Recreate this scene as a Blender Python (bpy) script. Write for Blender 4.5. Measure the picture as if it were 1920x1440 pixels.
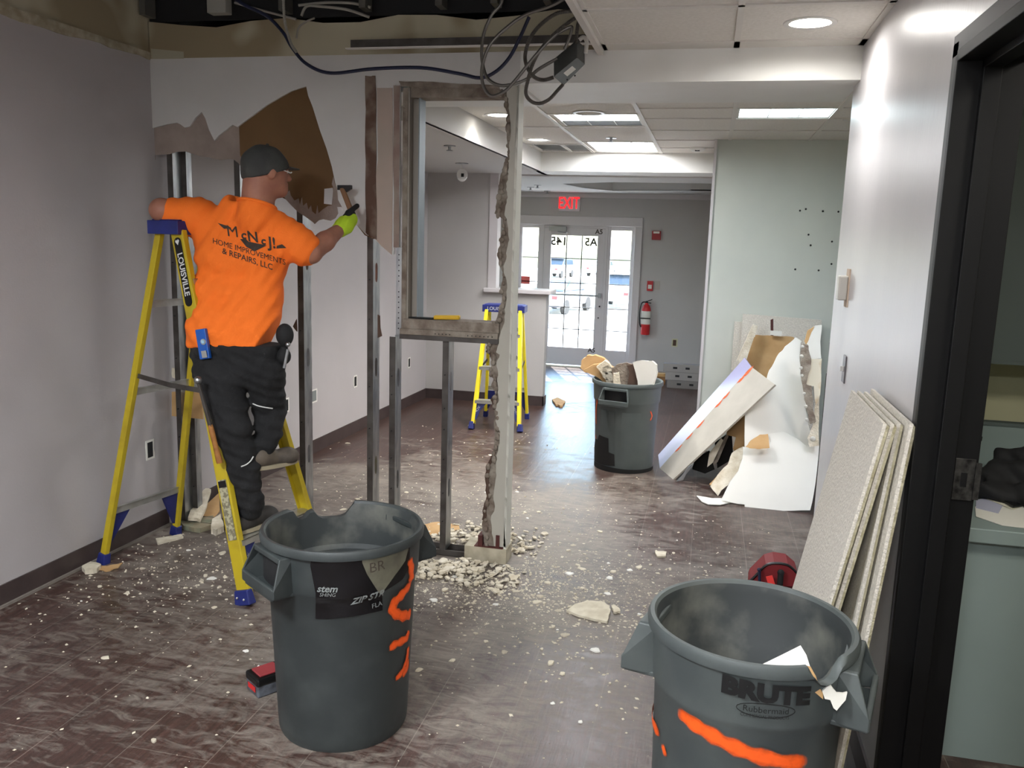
import bpy, bmesh, math, random
import numpy as np
from mathutils import Vector, Matrix, noise
from mathutils.geometry import tessellate_polygon
from mathutils.bvhtree import BVHTree
random.seed(7)
for o in list(bpy.data.objects): bpy.data.objects.remove(o)
SC = bpy.context.scene
COL = SC.collection

# ------------------------------------------------------------------ camera
FPX = 1590.0; EYE = Vector((0, 0, 1.75))
RX = Vector((0.9735164584720992, -0.06651951936893863, 0.21872553263592023))
RY = Vector((0.22669786423064117, 0.1571771858665779, -0.9611989443379185))
RZ = Vector((0.02955982809840726, 0.9853276032802434, 0.16809441030802894))
CM = Matrix((RX, RY, RZ))
cd = bpy.data.cameras.new('camera'); cam = bpy.data.objects.new('camera', cd); COL.objects.link(cam)
cam.matrix_world = Matrix.Translation(EYE) @ CM.to_4x4()
cd.sensor_width = 36; cd.lens = FPX / 1920 * 36; cd.clip_start = .02; cd.clip_end = 300
SC.camera = cam
def ray(x, y): return CM @ Vector((x - 960, 720 - y, -FPX))
def fl(x, y, z=0.0):
    r = ray(x, y); return EYE + r * ((z - EYE.z) / r.z)
def py(x, y, Y):
    r = ray(x, y); return EYE + r * (Y / r.y)
def pxx(x, y, X):
    r = ray(x, y); return EYE + r * (X / r.x)
def pl(x, y, p, n):
    r = ray(x, y); return EYE + r * ((Vector(p) - EYE).dot(n) / r.dot(n))

# ------------------------------------------------------------------ world, sun, exposure
SC.view_settings.view_transform = 'Standard'; SC.view_settings.look = 'None'
SC.view_settings.exposure = 0.95; SC.view_settings.gamma = 1; SC.view_settings.use_curve_mapping = False
W = bpy.data.worlds.new('world'); SC.world = W; W.use_nodes = True
nt = W.node_tree; bg = nt.nodes['Background']
sky = nt.nodes.new('ShaderNodeTexSky'); sky.sky_type = 'NISHITA'; sky.sun_disc = False
sky.sun_elevation = math.radians(38); sky.sun_rotation = math.radians(120); sky.air_density = 1.2; sky.dust_density = 2.0
nt.links.new(sky.outputs[0], bg.inputs[0]); bg.inputs[1].default_value = 2.0
sd = bpy.data.lights.new('sun', 'SUN'); sd.energy = 13.0; sd.angle = .01; sd.color = (1, .96, .9)
so = bpy.data.objects.new('sun', sd); COL.objects.link(so); so.rotation_euler = (math.radians(40), 0, math.radians(200))
LIGHT_MID = 38.0; LIGHT_NEAR = 4.5

# ------------------------------------------------------------------ materials
def lin(c): return tuple((v / 12.92 if v <= .04045 else ((v + .055) / 1.055) ** 2.4) for v in (x / 255 for x in c)) + (1,)
MATS = {}
def mat(name, c, rough=.6, metal=0, c2=None, scale=6, bump=0, bscale=40, detail=5, emit=0, lo=.35, hi=.65, stretch=None, spec=.5, coat=0):
    m = bpy.data.materials.new(name); m.use_nodes = True; MATS[name] = m
    t = m.node_tree; p = t.nodes['Principled BSDF']
    p.inputs['Base Color'].default_value = lin(c); p.inputs['Roughness'].default_value = rough; p.inputs['Metallic'].default_value = metal
    p.inputs['Specular IOR Level'].default_value = spec; p.inputs['Coat Weight'].default_value = coat
    tc = t.nodes.new('ShaderNodeTexCoord'); src = tc.outputs['Object']
    if stretch:
        mp = t.nodes.new('ShaderNodeMapping'); mp.inputs['Scale'].default_value = stretch; t.links.new(src, mp.inputs[0]); src = mp.outputs[0]
    if c2:
        n = t.nodes.new('ShaderNodeTexNoise'); n.inputs['Scale'].default_value = scale; n.inputs['Detail'].default_value = detail
        t.links.new(src, n.inputs['Vector'])
        r = t.nodes.new('ShaderNodeValToRGB'); r.color_ramp.elements[0].position = lo; r.color_ramp.elements[1].position = hi
        r.color_ramp.elements[0].color = lin(c); r.color_ramp.elements[1].color = lin(c2)
        t.links.new(n.outputs['Fac'], r.inputs[0]); t.links.new(r.outputs[0], p.inputs['Base Color'])
    if bump:
        n2 = t.nodes.new('ShaderNodeTexNoise'); n2.inputs['Scale'].default_value = bscale; n2.inputs['Detail'].default_value = 4
        t.links.new(src, n2.inputs['Vector'])
        b = t.nodes.new('ShaderNodeBump'); b.inputs['Strength'].default_value = bump; b.inputs['Distance'].default_value = .01
        t.links.new(n2.outputs['Fac'], b.inputs['Height']); t.links.new(b.outputs[0], p.inputs['Normal'])
    if emit:
        p.inputs['Emission Color'].default_value = lin(c); p.inputs['Emission Strength'].default_value = emit
    return m
M_wall = mat('mauve wall paint', (186, 183, 180), .75, c2=(181, 178, 175), scale=2, bump=.05, bscale=120)
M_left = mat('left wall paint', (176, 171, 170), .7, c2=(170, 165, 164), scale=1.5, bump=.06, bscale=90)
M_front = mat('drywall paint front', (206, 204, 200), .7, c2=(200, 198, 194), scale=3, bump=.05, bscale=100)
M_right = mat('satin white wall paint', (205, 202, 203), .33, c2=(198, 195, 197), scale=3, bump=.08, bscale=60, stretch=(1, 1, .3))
M_white = mat('white paint', (226, 225, 220), .6, c2=(221, 220, 214), scale=3)
M_trimw = mat('white trim', (205, 200, 200), .5)
M_green = mat('green-white primer', (206, 209, 199), .7, c2=(199, 203, 194), scale=2.2, detail=8)
M_beige = mat('unpainted drywall', (178, 170, 146), .85, c2=(146, 132, 104), scale=2.2, lo=.45, hi=.55, detail=2)
M_dark = mat('plenum dark', (38, 36, 32), .9, c2=(20, 20, 19), scale=3)
M_base = mat('dark brown vinyl base', (58, 47, 46), .45, c2=(70, 59, 57), scale=8)
M_gyp = mat('torn gypsum', (156, 141, 131), .95, c2=(140, 126, 118), scale=8, bump=.5, bscale=30)
M_gypw = mat('gypsum core', (222, 214, 196), .95, c2=(196, 184, 160), scale=14, bump=.6, bscale=60)
M_gypd = mat('dusty gypsum edge', (150, 141, 128), .95, c2=(112, 98, 86), scale=14, bump=.8, bscale=50)
M_kraft = mat('brown kraft paper', (110, 82, 50), .85, c2=(100, 74, 44), scale=3)
M_kraftl = mat('light kraft paper', (196, 160, 112), .85, c2=(178, 140, 92), scale=6)
M_brown = mat('dark brown cavity board', (92, 72, 60), .9, c2=(72, 54, 44), scale=5)
M_stripe = mat('joint stripe', (128, 112, 98), .9, c2=(92, 68, 56), scale=7, detail=6, lo=.42, hi=.58)
M_steel = mat('galvanised steel', (176, 178, 178), .38, 1, c2=(140, 143, 145), scale=25, detail=3, stretch=(1, 1, .3))
M_steeld = mat('dull stud flange', (92, 88, 84), .55, .6, c2=(70, 64, 60), scale=10)
M_alu = mat('aluminium', (205, 205, 200), .4, .85, c2=(180, 180, 174), scale=12)
M_yel = mat('yellow fibreglass', (186, 164, 32), .5, c2=(156, 132, 32), scale=7, lo=.5, hi=.8)
M_yel2 = mat('clean yellow fibreglass', (240, 218, 40), .42)
M_blue = mat('blue plastic', (34, 44, 112), .45, c2=(28, 36, 96), scale=8)
M_can = mat('grey plastic', (46, 51, 51), .5, c2=(66, 71, 70), scale=5, detail=8, lo=.45, hi=.8, bump=.05)
M_can3 = mat('grey plastic lighter', (72, 80, 80), .5, c2=(82, 90, 90), scale=5)
M_candust = mat('dusty grey plastic', (50, 54, 54), .6, c2=(104, 104, 96), scale=7, detail=8, lo=.48, hi=.75)
M_black = mat('black plastic', (14, 14, 15), .35)
M_blackm = mat('black matte', (20, 20, 21), .8)
M_frame = mat('black door frame paint', (7, 7, 7), .5, spec=.3)
M_frameg = mat('dark grey casing edge', (58, 55, 57), .5)
M_tape = mat('black glossy film', (12, 12, 13), .25, c2=(22, 22, 24), scale=10)
M_tapeg = mat('dusty clear film', (110, 108, 92), .35, c2=(70, 68, 58), scale=12)
M_orange = mat('orange cotton', (250, 118, 28), .85, bump=.25, bscale=260)
M_pants = mat('black work cloth', (20, 20, 21), .9, c2=(28, 28, 29), scale=9, bump=.2, bscale=200)
M_skin = mat('skin', (164, 112, 90), .55, c2=(148, 98, 80), scale=14, spec=.35)
M_cap = mat('charcoal cap cloth', (52, 52, 50), .85, c2=(66, 66, 62), scale=9, bump=.2, bscale=200)
M_lime = mat('lime knit', (182, 214, 40), .8, bump=.4, bscale=300)
M_boot = mat('worn leather', (92, 82, 70), .7, c2=(60, 54, 48), scale=14)
M_bootd = mat('dark boot', (40, 38, 36), .7, c2=(58, 54, 50), scale=14)
M_sole = mat('boot sole', (150, 140, 116), .8)
M_refl = mat('reflective piping', (215, 215, 210), .5)
M_ink = mat('print ink', (58, 48, 40), .8)
M_inkw = mat('white print', (215, 215, 212), .6)
M_paintor = mat('orange spray paint', (228, 84, 18), .6)
M_red = mat('red paint', (196, 34, 36), .35)
M_dred = mat('dark red cloth', (120, 22, 28), .7)
M_ten = mat('teal laminate', (136, 150, 146), .55, c2=(131, 145, 141), scale=2)
M_tend = mat('dark green laminate', (88, 98, 94), .6)
M_cream = mat('cream wall', (196, 194, 158), .7)
M_paper = mat('paper', (226, 224, 214), .8)
M_wood = mat('wood', (158, 116, 70), .6, c2=(132, 92, 52), scale=6, stretch=(1, 1, .1))
M_woodl = mat('lumber', (206, 168, 112), .7, c2=(190, 150, 96), scale=6, stretch=(.1, 1, 1))
M_tile = mat('acoustic tile', (222, 216, 204), .95, c2=(208, 202, 191), scale=150, detail=3, lo=.42, hi=.5, bump=.6, bscale=90)
M_tileedge = mat('tile mineral edge', (206, 200, 172), .95, c2=(176, 168, 136), scale=30, bump=.8, bscale=60)
M_ctile = mat('ceiling tile', (228, 224, 216), .95, c2=(220, 216, 207), scale=60, bump=.35, bscale=70)
M_grid = mat('white tee grid', (216, 212, 204), .55)
M_ceil = mat('ceiling paint', (202, 200, 196), .8)
M_mc = mat('armoured cable steel', (118, 114, 108), .4, .8)
M_bluew = mat('dark blue cable', (24, 30, 56), .4)
M_jbox = mat('junction box steel', (120, 122, 120), .45, .7, c2=(104, 106, 104), scale=10)
M_wsheet = mat('white drywall face', (224, 222, 214), .6, c2=(216, 214, 206), scale=2)
M_lav = mat('glossy white paint lavender-lit', (160, 158, 194), .4)  # window light on the white beam's top is put into this tint
M_asph = mat('pale paving', (176, 172, 164), .9, c2=(164, 160, 152), scale=2)
M_grass = mat('far hedge', (96, 104, 84), .9)
M_carw = mat('silver car paint', (200, 204, 210), .3, .2)
M_card = mat('dark car paint', (110, 114, 126), .3, .2)
M_cglass = mat('car window', (40, 50, 60), .1)
M_tyre = mat('tyre', (26, 26, 27), .8)
M_exit = mat('exit red', (255, 24, 30), .5, emit=1.1)
M_lamp = mat('lit diffuser', (250, 251, 255), .5, emit=LIGHT_MID)
M_lamp2 = mat('lit diffuser far', (250, 251, 255), .5, emit=LIGHT_MID * .5)
M_lampb = mat('cool lit diffuser', (214, 238, 246), .5, emit=9)
M_lampc = mat('downlight lens', (255, 252, 244), .5, emit=14)
M_ring = mat('downlight ring', (210, 208, 202), .4)
M_dusty = mat('plaster chip', (214, 206, 186), .95, c2=(190, 180, 158), scale=20)
M_redrust = mat('red primer', (92, 44, 38), .85, c2=(66, 34, 30), scale=6)
M_dsteel = mat('dusty steel', (150, 146, 142), .6, .3)
M_ghost = mat('grey film', (120, 124, 122), .6)

def glass():
    m = bpy.data.materials.new('window glass'); m.use_nodes = True; t = m.node_tree
    for n in list(t.nodes): t.nodes.remove(n)
    o = t.nodes.new('ShaderNodeOutputMaterial'); a = t.nodes.new('ShaderNodeBsdfTransparent'); g = t.nodes.new('ShaderNodeBsdfGlossy')
    g.inputs['Roughness'].default_value = .02; x = t.nodes.new('ShaderNodeMixShader'); x.inputs[0].default_value = .06
    a.inputs[0].default_value = (.95, .97, .97, 1)
    t.links.new(a.outputs[0], x.inputs[1]); t.links.new(g.outputs[0], x.inputs[2]); t.links.new(x.outputs[0], o.inputs[0]); return m
M_glass = glass()

def floor_mat():
    m = bpy.data.materials.new('dusty wood-look vinyl'); m.use_nodes = True; t = m.node_tree; L = t.links.new
    p = t.nodes['Principled BSDF']; p.inputs['Specular IOR Level'].default_value = .38; tc = t.nodes.new('ShaderNodeTexCoord')
    def N(k, **kw):
        n = t.nodes.new(k)
        for a, b in kw.items(): n.inputs[a].default_value = b
        return n
    mp = N('ShaderNodeMapping'); mp.inputs['Rotation'].default_value = (0, 0, 1.5708); L(tc.outputs['Object'], mp.inputs[0])
    br = t.nodes.new('ShaderNodeTexBrick'); br.offset = .5; br.inputs['Scale'].default_value = 1.0
    br.inputs['Brick Width'].default_value = .92; br.inputs['Row Height'].default_value = .305; br.inputs['Mortar Size'].default_value = .0016
    br.inputs['Color1'].default_value = lin((58, 38, 34)); br.inputs['Color2'].default_value = lin((66, 44, 39)); br.inputs['Mortar'].default_value = lin((104, 94, 86))
    L(mp.outputs[0], br.inputs[0])
    # grain streaks
    mg = N('ShaderNodeMapping'); mg.inputs['Scale'].default_value = (22, 1.6, 1); L(tc.outputs['Object'], mg.inputs[0])
    gn = N('ShaderNodeTexNoise', Scale=3.0, Detail=8.0, Roughness=.65); L(mg.outputs[0], gn.inputs['Vector'])
    gr = t.nodes.new('ShaderNodeValToRGB'); gr.color_ramp.elements[0].position = .4; gr.color_ramp.elements[1].position = .65
    gr.color_ramp.elements[0].color = (.62, .62, .62, 1); gr.color_ramp.elements[1].color = (1.25, 1.2, 1.18, 1); L(gn.outputs['Fac'], gr.inputs[0])
    mu = t.nodes.new('ShaderNodeMix'); mu.data_type = 'RGBA'; mu.blend_type = 'MULTIPLY'; mu.inputs[0].default_value = 1
    L(br.outputs['Color'], mu.inputs[6]); L(gr.outputs[0], mu.inputs[7])
    # dust: large distribution x streaky noise
    d1 = N('ShaderNodeTexNoise', Scale=1.1, Detail=6.0, Roughness=.6, Distortion=.6); L(tc.outputs['Object'], d1.inputs['Vector'])
    ms = N('ShaderNodeMapping'); ms.inputs['Scale'].default_value = (1, 2.6, 1); ms.inputs['Rotation'].default_value = (0, 0, .5); L(tc.outputs['Object'], ms.inputs[0])
    d2 = N('ShaderNodeTexNoise', Scale=7.0, Detail=12.0, Roughness=.72, Distortion=1.2); L(ms.outputs[0], d2.inputs['Vector'])
    # dust falls around the opened wall (x -1.4, y 4.3)
    sep = t.nodes.new('ShaderNodeSeparateXYZ'); L(tc.outputs['Object'], sep.inputs[0])
    vd = t.nodes.new('ShaderNodeVectorMath'); vd.operation = 'DISTANCE'; vd.inputs[1].default_value = (-1.5, 4.5, 0)
    L(tc.outputs['Object'], vd.inputs[0])
    mr = N('ShaderNodeMapRange'); mr.inputs[1].default_value = .3; mr.inputs[2].default_value = 3.0; mr.inputs[3].default_value = .17; mr.inputs[4].default_value = -.06
    L(vd.outputs['Value'], mr.inputs[0])
    a1 = t.nodes.new('ShaderNodeMath'); a1.operation = 'MULTIPLY_ADD'; a1.inputs[1].default_value = .45; L(d1.outputs['Fac'], a1.inputs[0])
    a0 = t.nodes.new('ShaderNodeMath'); a0.operation = 'MULTIPLY_ADD'; a0.inputs[1].default_value = .6; L(d2.outputs['Fac'], a0.inputs[0]); L(mr.outputs[0], a0.inputs[2])
    L(a0.outputs[0], a1.inputs[2])
    rr = t.nodes.new('ShaderNodeValToRGB'); e = rr.color_ramp.elements; e[0].position = .51; e[0].color = (.04, .04, .04, 1); e[1].position = .70; e[1].color = (.7, .7, .7, 1)
    L(a1.outputs[0], rr.inputs[0])
    mx = t.nodes.new('ShaderNodeMix'); mx.data_type = 'RGBA'; L(rr.outputs[0], mx.inputs[0]); L(mu.outputs[2], mx.inputs[6]); mx.inputs[7].default_value = lin((150, 143, 132))
    L(mx.outputs[2], p.inputs['Base Color'])
    ro = N('ShaderNodeMapRange'); ro.inputs[1].default_value = 0; ro.inputs[2].default_value = .7; ro.inputs[3].default_value = .32; ro.inputs[4].default_value = .7
    L(rr.outputs[0], ro.inputs[0]); L(ro.outputs[0], p.inputs['Roughness'])
    bp = t.nodes.new('ShaderNodeBump'); bp.inputs['Strength'].default_value = .25; bp.inputs['Distance'].default_value = .004; L(gn.outputs['Fac'], bp.inputs['Height']); L(bp.outputs[0], p.inputs['Normal'])
    return m
M_floor = floor_mat()

# ------------------------------------------------------------------ builders
def finish(o, label=None, cat=None, group=None, kind=None):
    if label: o['label'] = label
    if cat: o['category'] = cat
    if group: o['group'] = group
    if kind: o['kind'] = kind
    return o
def empty(name, loc, label, cat, group=None, rz=0):
    o = bpy.data.objects.new(name, None); COL.objects.link(o); o.location = loc; o.rotation_euler = (0, 0, rz); o.empty_display_size = .1
    finish(o, label, cat, group); bpy.context.view_layer.update(); return o
class MB:
    def __init__(s): s.v = []; s.f = []; s.m = []; s.mi = 0
    def add(s, vs, fs):
        b = len(s.v); s.v += [tuple(v) for v in vs]
        for f in fs: s.f.append([i + b for i in f]); s.m.append(s.mi)
        return s
    def box(s, lo, hi, X=None):
        x0, y0, z0 = lo; x1, y1, z1 = hi
        vs = [Vector(p) for p in ((x0, y0, z0), (x1, y0, z0), (x1, y1, z0), (x0, y1, z0), (x0, y0, z1), (x1, y0, z1), (x1, y1, z1), (x0, y1, z1))]
        if X is not None: vs = [X @ v for v in vs]
        return s.add(vs, [(0, 3, 2, 1), (4, 5, 6, 7), (0, 1, 5, 4), (1, 2, 6, 5), (2, 3, 7, 6), (3, 0, 4, 7)])
    def beam(s, p0, p1, w, d, side=(0, 1, 0), w1=None, d1=None):
        p0 = Vector(p0); p1 = Vector(p1); a = (p1 - p0).normalized(); sd = Vector(side); sd = (sd - a * sd.dot(a)).normalized(); u = a.cross(sd)
        w1 = w if w1 is None else w1; d1 = d if d1 is None else d1
        vs = [p + sd * (i * ww / 2) + u * (j * dd / 2) for p, ww, dd in ((p0, w, d), (p1, w1, d1)) for i, j in ((-1, -1), (1, -1), (1, 1), (-1, 1))]
        return s.add(vs, [(0, 3, 2, 1), (4, 5, 6, 7), (0, 1, 5, 4), (1, 2, 6, 5), (2, 3, 7, 6), (3, 0, 4, 7)])
    def tube(s, pts, r, seg=8, rib=0, closed=False):
        pts = [Vector(p) for p in pts]; n = len(pts); b = []; nrm = None
        for i, p in enumerate(pts):
            t = (pts[min(i + 1, n - 1)] - pts[max(i - 1, 0)]).normalized()
            if nrm is None: nrm = t.orthogonal().normalized()
            nrm = (nrm - t * nrm.dot(t)).normalized(); bi = t.cross(nrm)
            rr = (r[i] if isinstance(r, (list, tuple)) else r)
            if rib: rr *= 1 + (rib if i % 2 else -rib)
            b += [p + (nrm * math.cos(2 * math.pi * k / seg) + bi * math.sin(2 * math.pi * k / seg)) * rr for k in range(seg)]
        fs = [(i * seg + k, i * seg + (k + 1) % seg, (i + 1) * seg + (k + 1) % seg, (i + 1) * seg + k) for i in range(n - 1) for k in range(seg)]
        fs += [tuple(range(seg))[::-1], tuple((n - 1) * seg + k for k in range(seg))]
        return s.add(b, fs)
    def lathe(s, prof, seg=32, c=(0, 0, 0), zc=None, axis=None):
        c = Vector(c); vs = []
        for r, z in prof:
            for k in range(seg):
                a = 2 * math.pi * k / seg; zz = z if zc is None else min(z, zc(a))
                v = Vector((r * math.cos(a), r * math.sin(a), zz))
                if axis: v = axis @ v
                vs.append(c + v)
        fs = [(i * seg + k, i * seg + (k + 1) % seg, (i + 1) * seg + (k + 1) % seg, (i + 1) * seg + k) for i in range(len(prof) - 1) for k in range(seg)]
        return s.add(vs, fs)
    def slab(s, loops, th):
        """loops: outer + holes of coplanar 3D points; thickness vector th goes behind the face"""
        loops = [[Vector(p) for p in l] for l in loops]; th = Vector(th)
        tri = tessellate_polygon(loops); flat = [p for l in loops for p in l]; n = len(flat)
        vs = flat + [p + th for p in flat]
        fs = [tuple(t) for t in tri] + [tuple(i + n for i in reversed(t)) for t in tri]; k = 0
        for l in loops:
            for i in range(len(l)): a = k + i; b = k + (i + 1) % len(l); fs.append((a, b, b + n, a + n))
            k += len(l)
        return s.add(vs, fs)
    def sphere(s, c, r, seg=16, rings=10, sc=(1, 1, 1)):
        prof = [(max(1e-4, math.sin(math.pi * i / rings)) * r, -math.cos(math.pi * i / rings) * r) for i in range(rings + 1)]
        return s.lathe(prof, seg, c, axis=Matrix.Diagonal(sc))
    def build(s, name, mats, parent=None, smooth=False, bevel=0, **kw):
        me = bpy.data.meshes.new(name); me.from_pydata(s.v, [], s.f); me.validate()
        mats = mats if isinstance(mats, (list, tuple)) else [mats]
        for m in mats: me.materials.append(m)
        if len(s.m) == len(me.polygons):
            for p, i in zip(me.polygons, s.m): p.material_index = i
        bm = bmesh.new(); bm.from_mesh(me); bmesh.ops.recalc_face_normals(bm, faces=bm.faces); bm.to_mesh(me); bm.free()
        if smooth:
            me.polygons.foreach_set('use_smooth', [True] * len(me.polygons))
            try: me.set_sharp_from_angle(angle=math.radians(40))
            except Exception: pass
        o = bpy.data.objects.new(name, me); COL.objects.link(o)
        if parent:
            o.parent = parent; o.matrix_parent_inverse = parent.matrix_world.inverted()
        if bevel:
            b = o.modifiers.new('bevel', 'BEVEL'); b.width = bevel; b.segments = 2; b.limit_method = 'ANGLE'; b.angle_limit = .7
        finish(o, **kw); return o
def box(name, lo, hi, m, parent=None, bevel=0, **kw): return MB().box(lo, hi).build(name, m, parent, bevel=bevel, **kw)
def S(name, lo, hi, m, **kw): return box(name, lo, hi, m, kind='structure', **kw)
def centre(o):
    """put the origin of a single-mesh thing at its base"""
    me = o.data; n = len(me.vertices); co = np.empty(n * 3); me.vertices.foreach_get('co', co); co = co.reshape(-1, 3)
    c = (co.min(0) + co.max(0)) / 2; c[2] = co[:, 2].min(); me.vertices.foreach_set('co', (co - c).ravel()); o.location = c; me.update(); return o
def rough(loop, amp, n=4, seed=0, edges=None):
    rnd = random.Random(seed); out = []; L = len(loop)
    for i in range(L):
        a = Vector(loop[i]); b = Vector(loop[(i + 1) % L]); out.append(a)
        if edges is not None and i not in edges: continue
        d = (b - a); nrm = Vector((-d.y, d.x, 0)) if len(a) == 3 and abs(d.z) < 1e-6 else None
        for k in range(1, n):
            p = a + d * (k / n); e = rnd.uniform(-amp, amp); p = p + (Vector((rnd.uniform(-amp, amp),) * 3) if nrm is None else nrm.normalized() * e); out.append(p)
    return out
def rough2(pts, amp, n=3, seed=0):
    """jitter a pixel-space outline"""
    rnd = random.Random(seed); out = []
    for i, a in enumerate(pts):
        b = pts[(i + 1) % len(pts)]; out.append(a)
        for k in range(1, n):
            out.append((a[0] + (b[0] - a[0]) * k / n + rnd.uniform(-amp, amp), a[1] + (b[1] - a[1]) * k / n + rnd.uniform(-amp, amp)))
    return out
def spline(pts, n=10):
    pts = [Vector(p) for p in pts]; out = []
    for i in range(len(pts) - 1):
        p0 = pts[max(i - 1, 0)]; p1 = pts[i]; p2 = pts[i + 1]; p3 = pts[min(i + 2, len(pts) - 1)]
        for k in range(n):
            t = k / n; out.append(.5 * ((2 * p1) + (-p0 + p2) * t + (2 * p0 - 5 * p1 + 4 * p2 - p3) * t * t + (-p0 + 3 * p1 - 3 * p2 + p3) * t ** 3))
    out.append(pts[-1]); return out
def text_mesh(s, size=1, bold=0.0, extrude=0, shear=0):
    c = bpy.data.curves.new('t', 'FONT'); c.body = s; c.size = size; c.align_x = 'CENTER'; c.align_y = 'CENTER'; c.offset = bold; c.extrude = extrude; c.shear = shear; c.resolution_u = 3
    o = bpy.data.objects.new('t', c); COL.objects.link(o); bpy.context.view_layer.update()
    me = bpy.data.meshes.new_from_object(o.evaluated_get(bpy.context.evaluated_depsgraph_get()))
    vs = [v.co.copy() for v in me.vertices]; fs = [tuple(p.vertices) for p in me.polygons]
    bpy.data.objects.remove(o); bpy.data.curves.remove(c); bpy.data.meshes.remove(me); return vs, fs
def lettering(s, size, m, parent, f, name='lettering', bold=0, shear=0, sub=0):
    vs, fs = text_mesh(s, size, bold, shear=shear)
    if sub:
        bm = bmesh.new(); bv = [bm.verts.new(v) for v in vs]
        for q in fs:
            try: bm.faces.new([bv[i] for i in q])
            except Exception: pass
        bmesh.ops.triangulate(bm, faces=bm.faces, quad_method='BEAUTY', ngon_method='EAR_CLIP')
        for _ in range(sub): bmesh.ops.subdivide_edges(bm, edges=[e for e in bm.edges if e.calc_length() > size * .2], cuts=1, use_grid_fill=True); bmesh.ops.triangulate(bm, faces=bm.faces, quad_method='SHORT_EDGE', ngon_method='EAR_CLIP')
        bm.verts.ensure_lookup_table(); bm.verts.index_update()
        vs = [v.co.copy() for v in bm.verts]; fs = [tuple(v.index for v in q.verts) for q in bm.faces]; bm.free()
    mb = MB(); mb.add([f(v.x, v.y) for v in vs], fs); return mb.build(name, m, parent)

# ---- signed-distance bodies (one continuous surface)
def surfnets(F, o, h):
    s = F < 0; nx, ny, nz = F.shape; acc = np.zeros((nx - 1, ny - 1, nz - 1, 3)); cnt = np.zeros((nx - 1, ny - 1, nz - 1))
    cs = [(i, j, k) for i in (0, 1) for j in (0, 1) for k in (0, 1)]
    sl = lambda c: (slice(c[0], nx - 1 + c[0]), slice(c[1], ny - 1 + c[1]), slice(c[2], nz - 1 + c[2]))
    for a in cs:
        for ax in range(3):
            if a[ax]: continue
            b = list(a); b[ax] = 1; b = tuple(b); f0 = F[sl(a)]; f1 = F[sl(b)]; m = (f0 < 0) != (f1 < 0)
            t = np.where(m, f0 / np.where(m, f0 - f1, 1), 0)
            for d in range(3): acc[..., d] += m * (a[d] + (t if d == ax else 0))
            cnt += m
    cell = cnt > 0; idx = -np.ones(cell.shape, int); ii = np.argwhere(cell); idx[cell] = np.arange(len(ii))
    V = (ii + acc[cell] / cnt[cell][:, None]) * h + np.array(o); Q = []
    for ax in range(3):
        a = [slice(1, -1)] * 3; b = [slice(1, -1)] * 3; a[ax] = slice(0, -1); b[ax] = slice(1, None)
        sa = s[tuple(a)]; m = sa != s[tuple(b)]; e = np.argwhere(m); fl_ = sa[m]
        base = e.copy()
        for d in range(3):
            if d != ax: base[:, d] += 1
        u, w = [(1, 2), (2, 0), (0, 1)][ax]; q = []
        for du, dw in ((-1, -1), (0, -1), (0, 0), (-1, 0)):
            c = base.copy(); c[:, u] += du; c[:, w] += dw; q.append(idx[c[:, 0], c[:, 1], c[:, 2]])
        q = np.stack(q, 1); q[~fl_] = q[~fl_][:, ::-1]; Q.append(q)
    return V, np.concatenate(Q)
def sdf(name, prims, h, m, parent=None, k=.03, disp=None, cut=None, pad=.04, shell=None, **kw):
    """prims: ('c',a,b,ra,rb[,k]) tapered capsule; ('e',c,radii,R[,k]) ellipsoid"""
    lo = np.array([1e9] * 3); hi = -lo
    for p in prims:
        if p[0] == 'c':
            for c, r in ((p[1], p[3]), (p[2], p[4])): lo = np.minimum(lo, np.array(c) - r); hi = np.maximum(hi, np.array(c) + r)
        else: r = max(p[2]); lo = np.minimum(lo, np.array(p[1]) - r); hi = np.maximum(hi, np.array(p[1]) + r)
    lo -= pad; hi += pad; n = np.ceil((hi - lo) / h).astype(int) + 1
    G = np.meshgrid(*[lo[d] + h * np.arange(n[d]) for d in range(3)], indexing='ij'); P = np.stack(G, -1); F = None
    for p in prims:
        if p[0] == 'c':
            a = np.array(p[1]); b = np.array(p[2]); ba = b - a; t = np.clip(((P - a) @ ba) / max(ba @ ba, 1e-9), 0, 1)
            D = np.linalg.norm(P - (a + t[..., None] * ba), axis=-1) - (p[3] + (p[4] - p[3]) * t); kk = p[5] if len(p) > 5 else k
        else:
            Rm = np.array(p[3]) if p[3] is not None else np.eye(3); q = (P - np.array(p[1])) @ Rm; r = np.array(p[2])
            k0 = np.linalg.norm(q / r, axis=-1); k1 = np.linalg.norm(q / r ** 2, axis=-1); D = k0 * (k0 - 1) / np.maximum(k1, 1e-6); kk = p[4] if len(p) > 4 else k
        if F is None: F = D
        else:
            g = np.clip(.5 + .5 * (F - D) / kk, 0, 1); F = F * (1 - g) + D * g - kk * g * (1 - g)
    if disp: F = F + disp(P)
    if cut: F = cut(P, F)
    F[0] = F[-1] = 1; F[:, 0] = F[:, -1] = 1; F[:, :, 0] = F[:, :, -1] = 1
    V, Q = surfnets(F, lo, h)
    me = bpy.data.meshes.new(name); me.from_pydata(V.tolist(), [], Q.tolist()); me.validate()
    me.materials.append(m); me.polygons.foreach_set('use_smooth', [True] * len(me.polygons))
    o = bpy.data.objects.new(name, me); COL.objects.link(o)
    if parent: o.parent = parent; o.matrix_parent_inverse = parent.matrix_world.inverted()
    sm = o.modifiers.new('smooth', 'SMOOTH'); sm.iterations = 3; sm.factor = .5
    finish(o, **kw); return o

# ================================================================== SETTING
FLY0 = -1.6
S('floor', (-3.6, FLY0, -.05), (3.2, 11.95, 0), M_floor)
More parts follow.
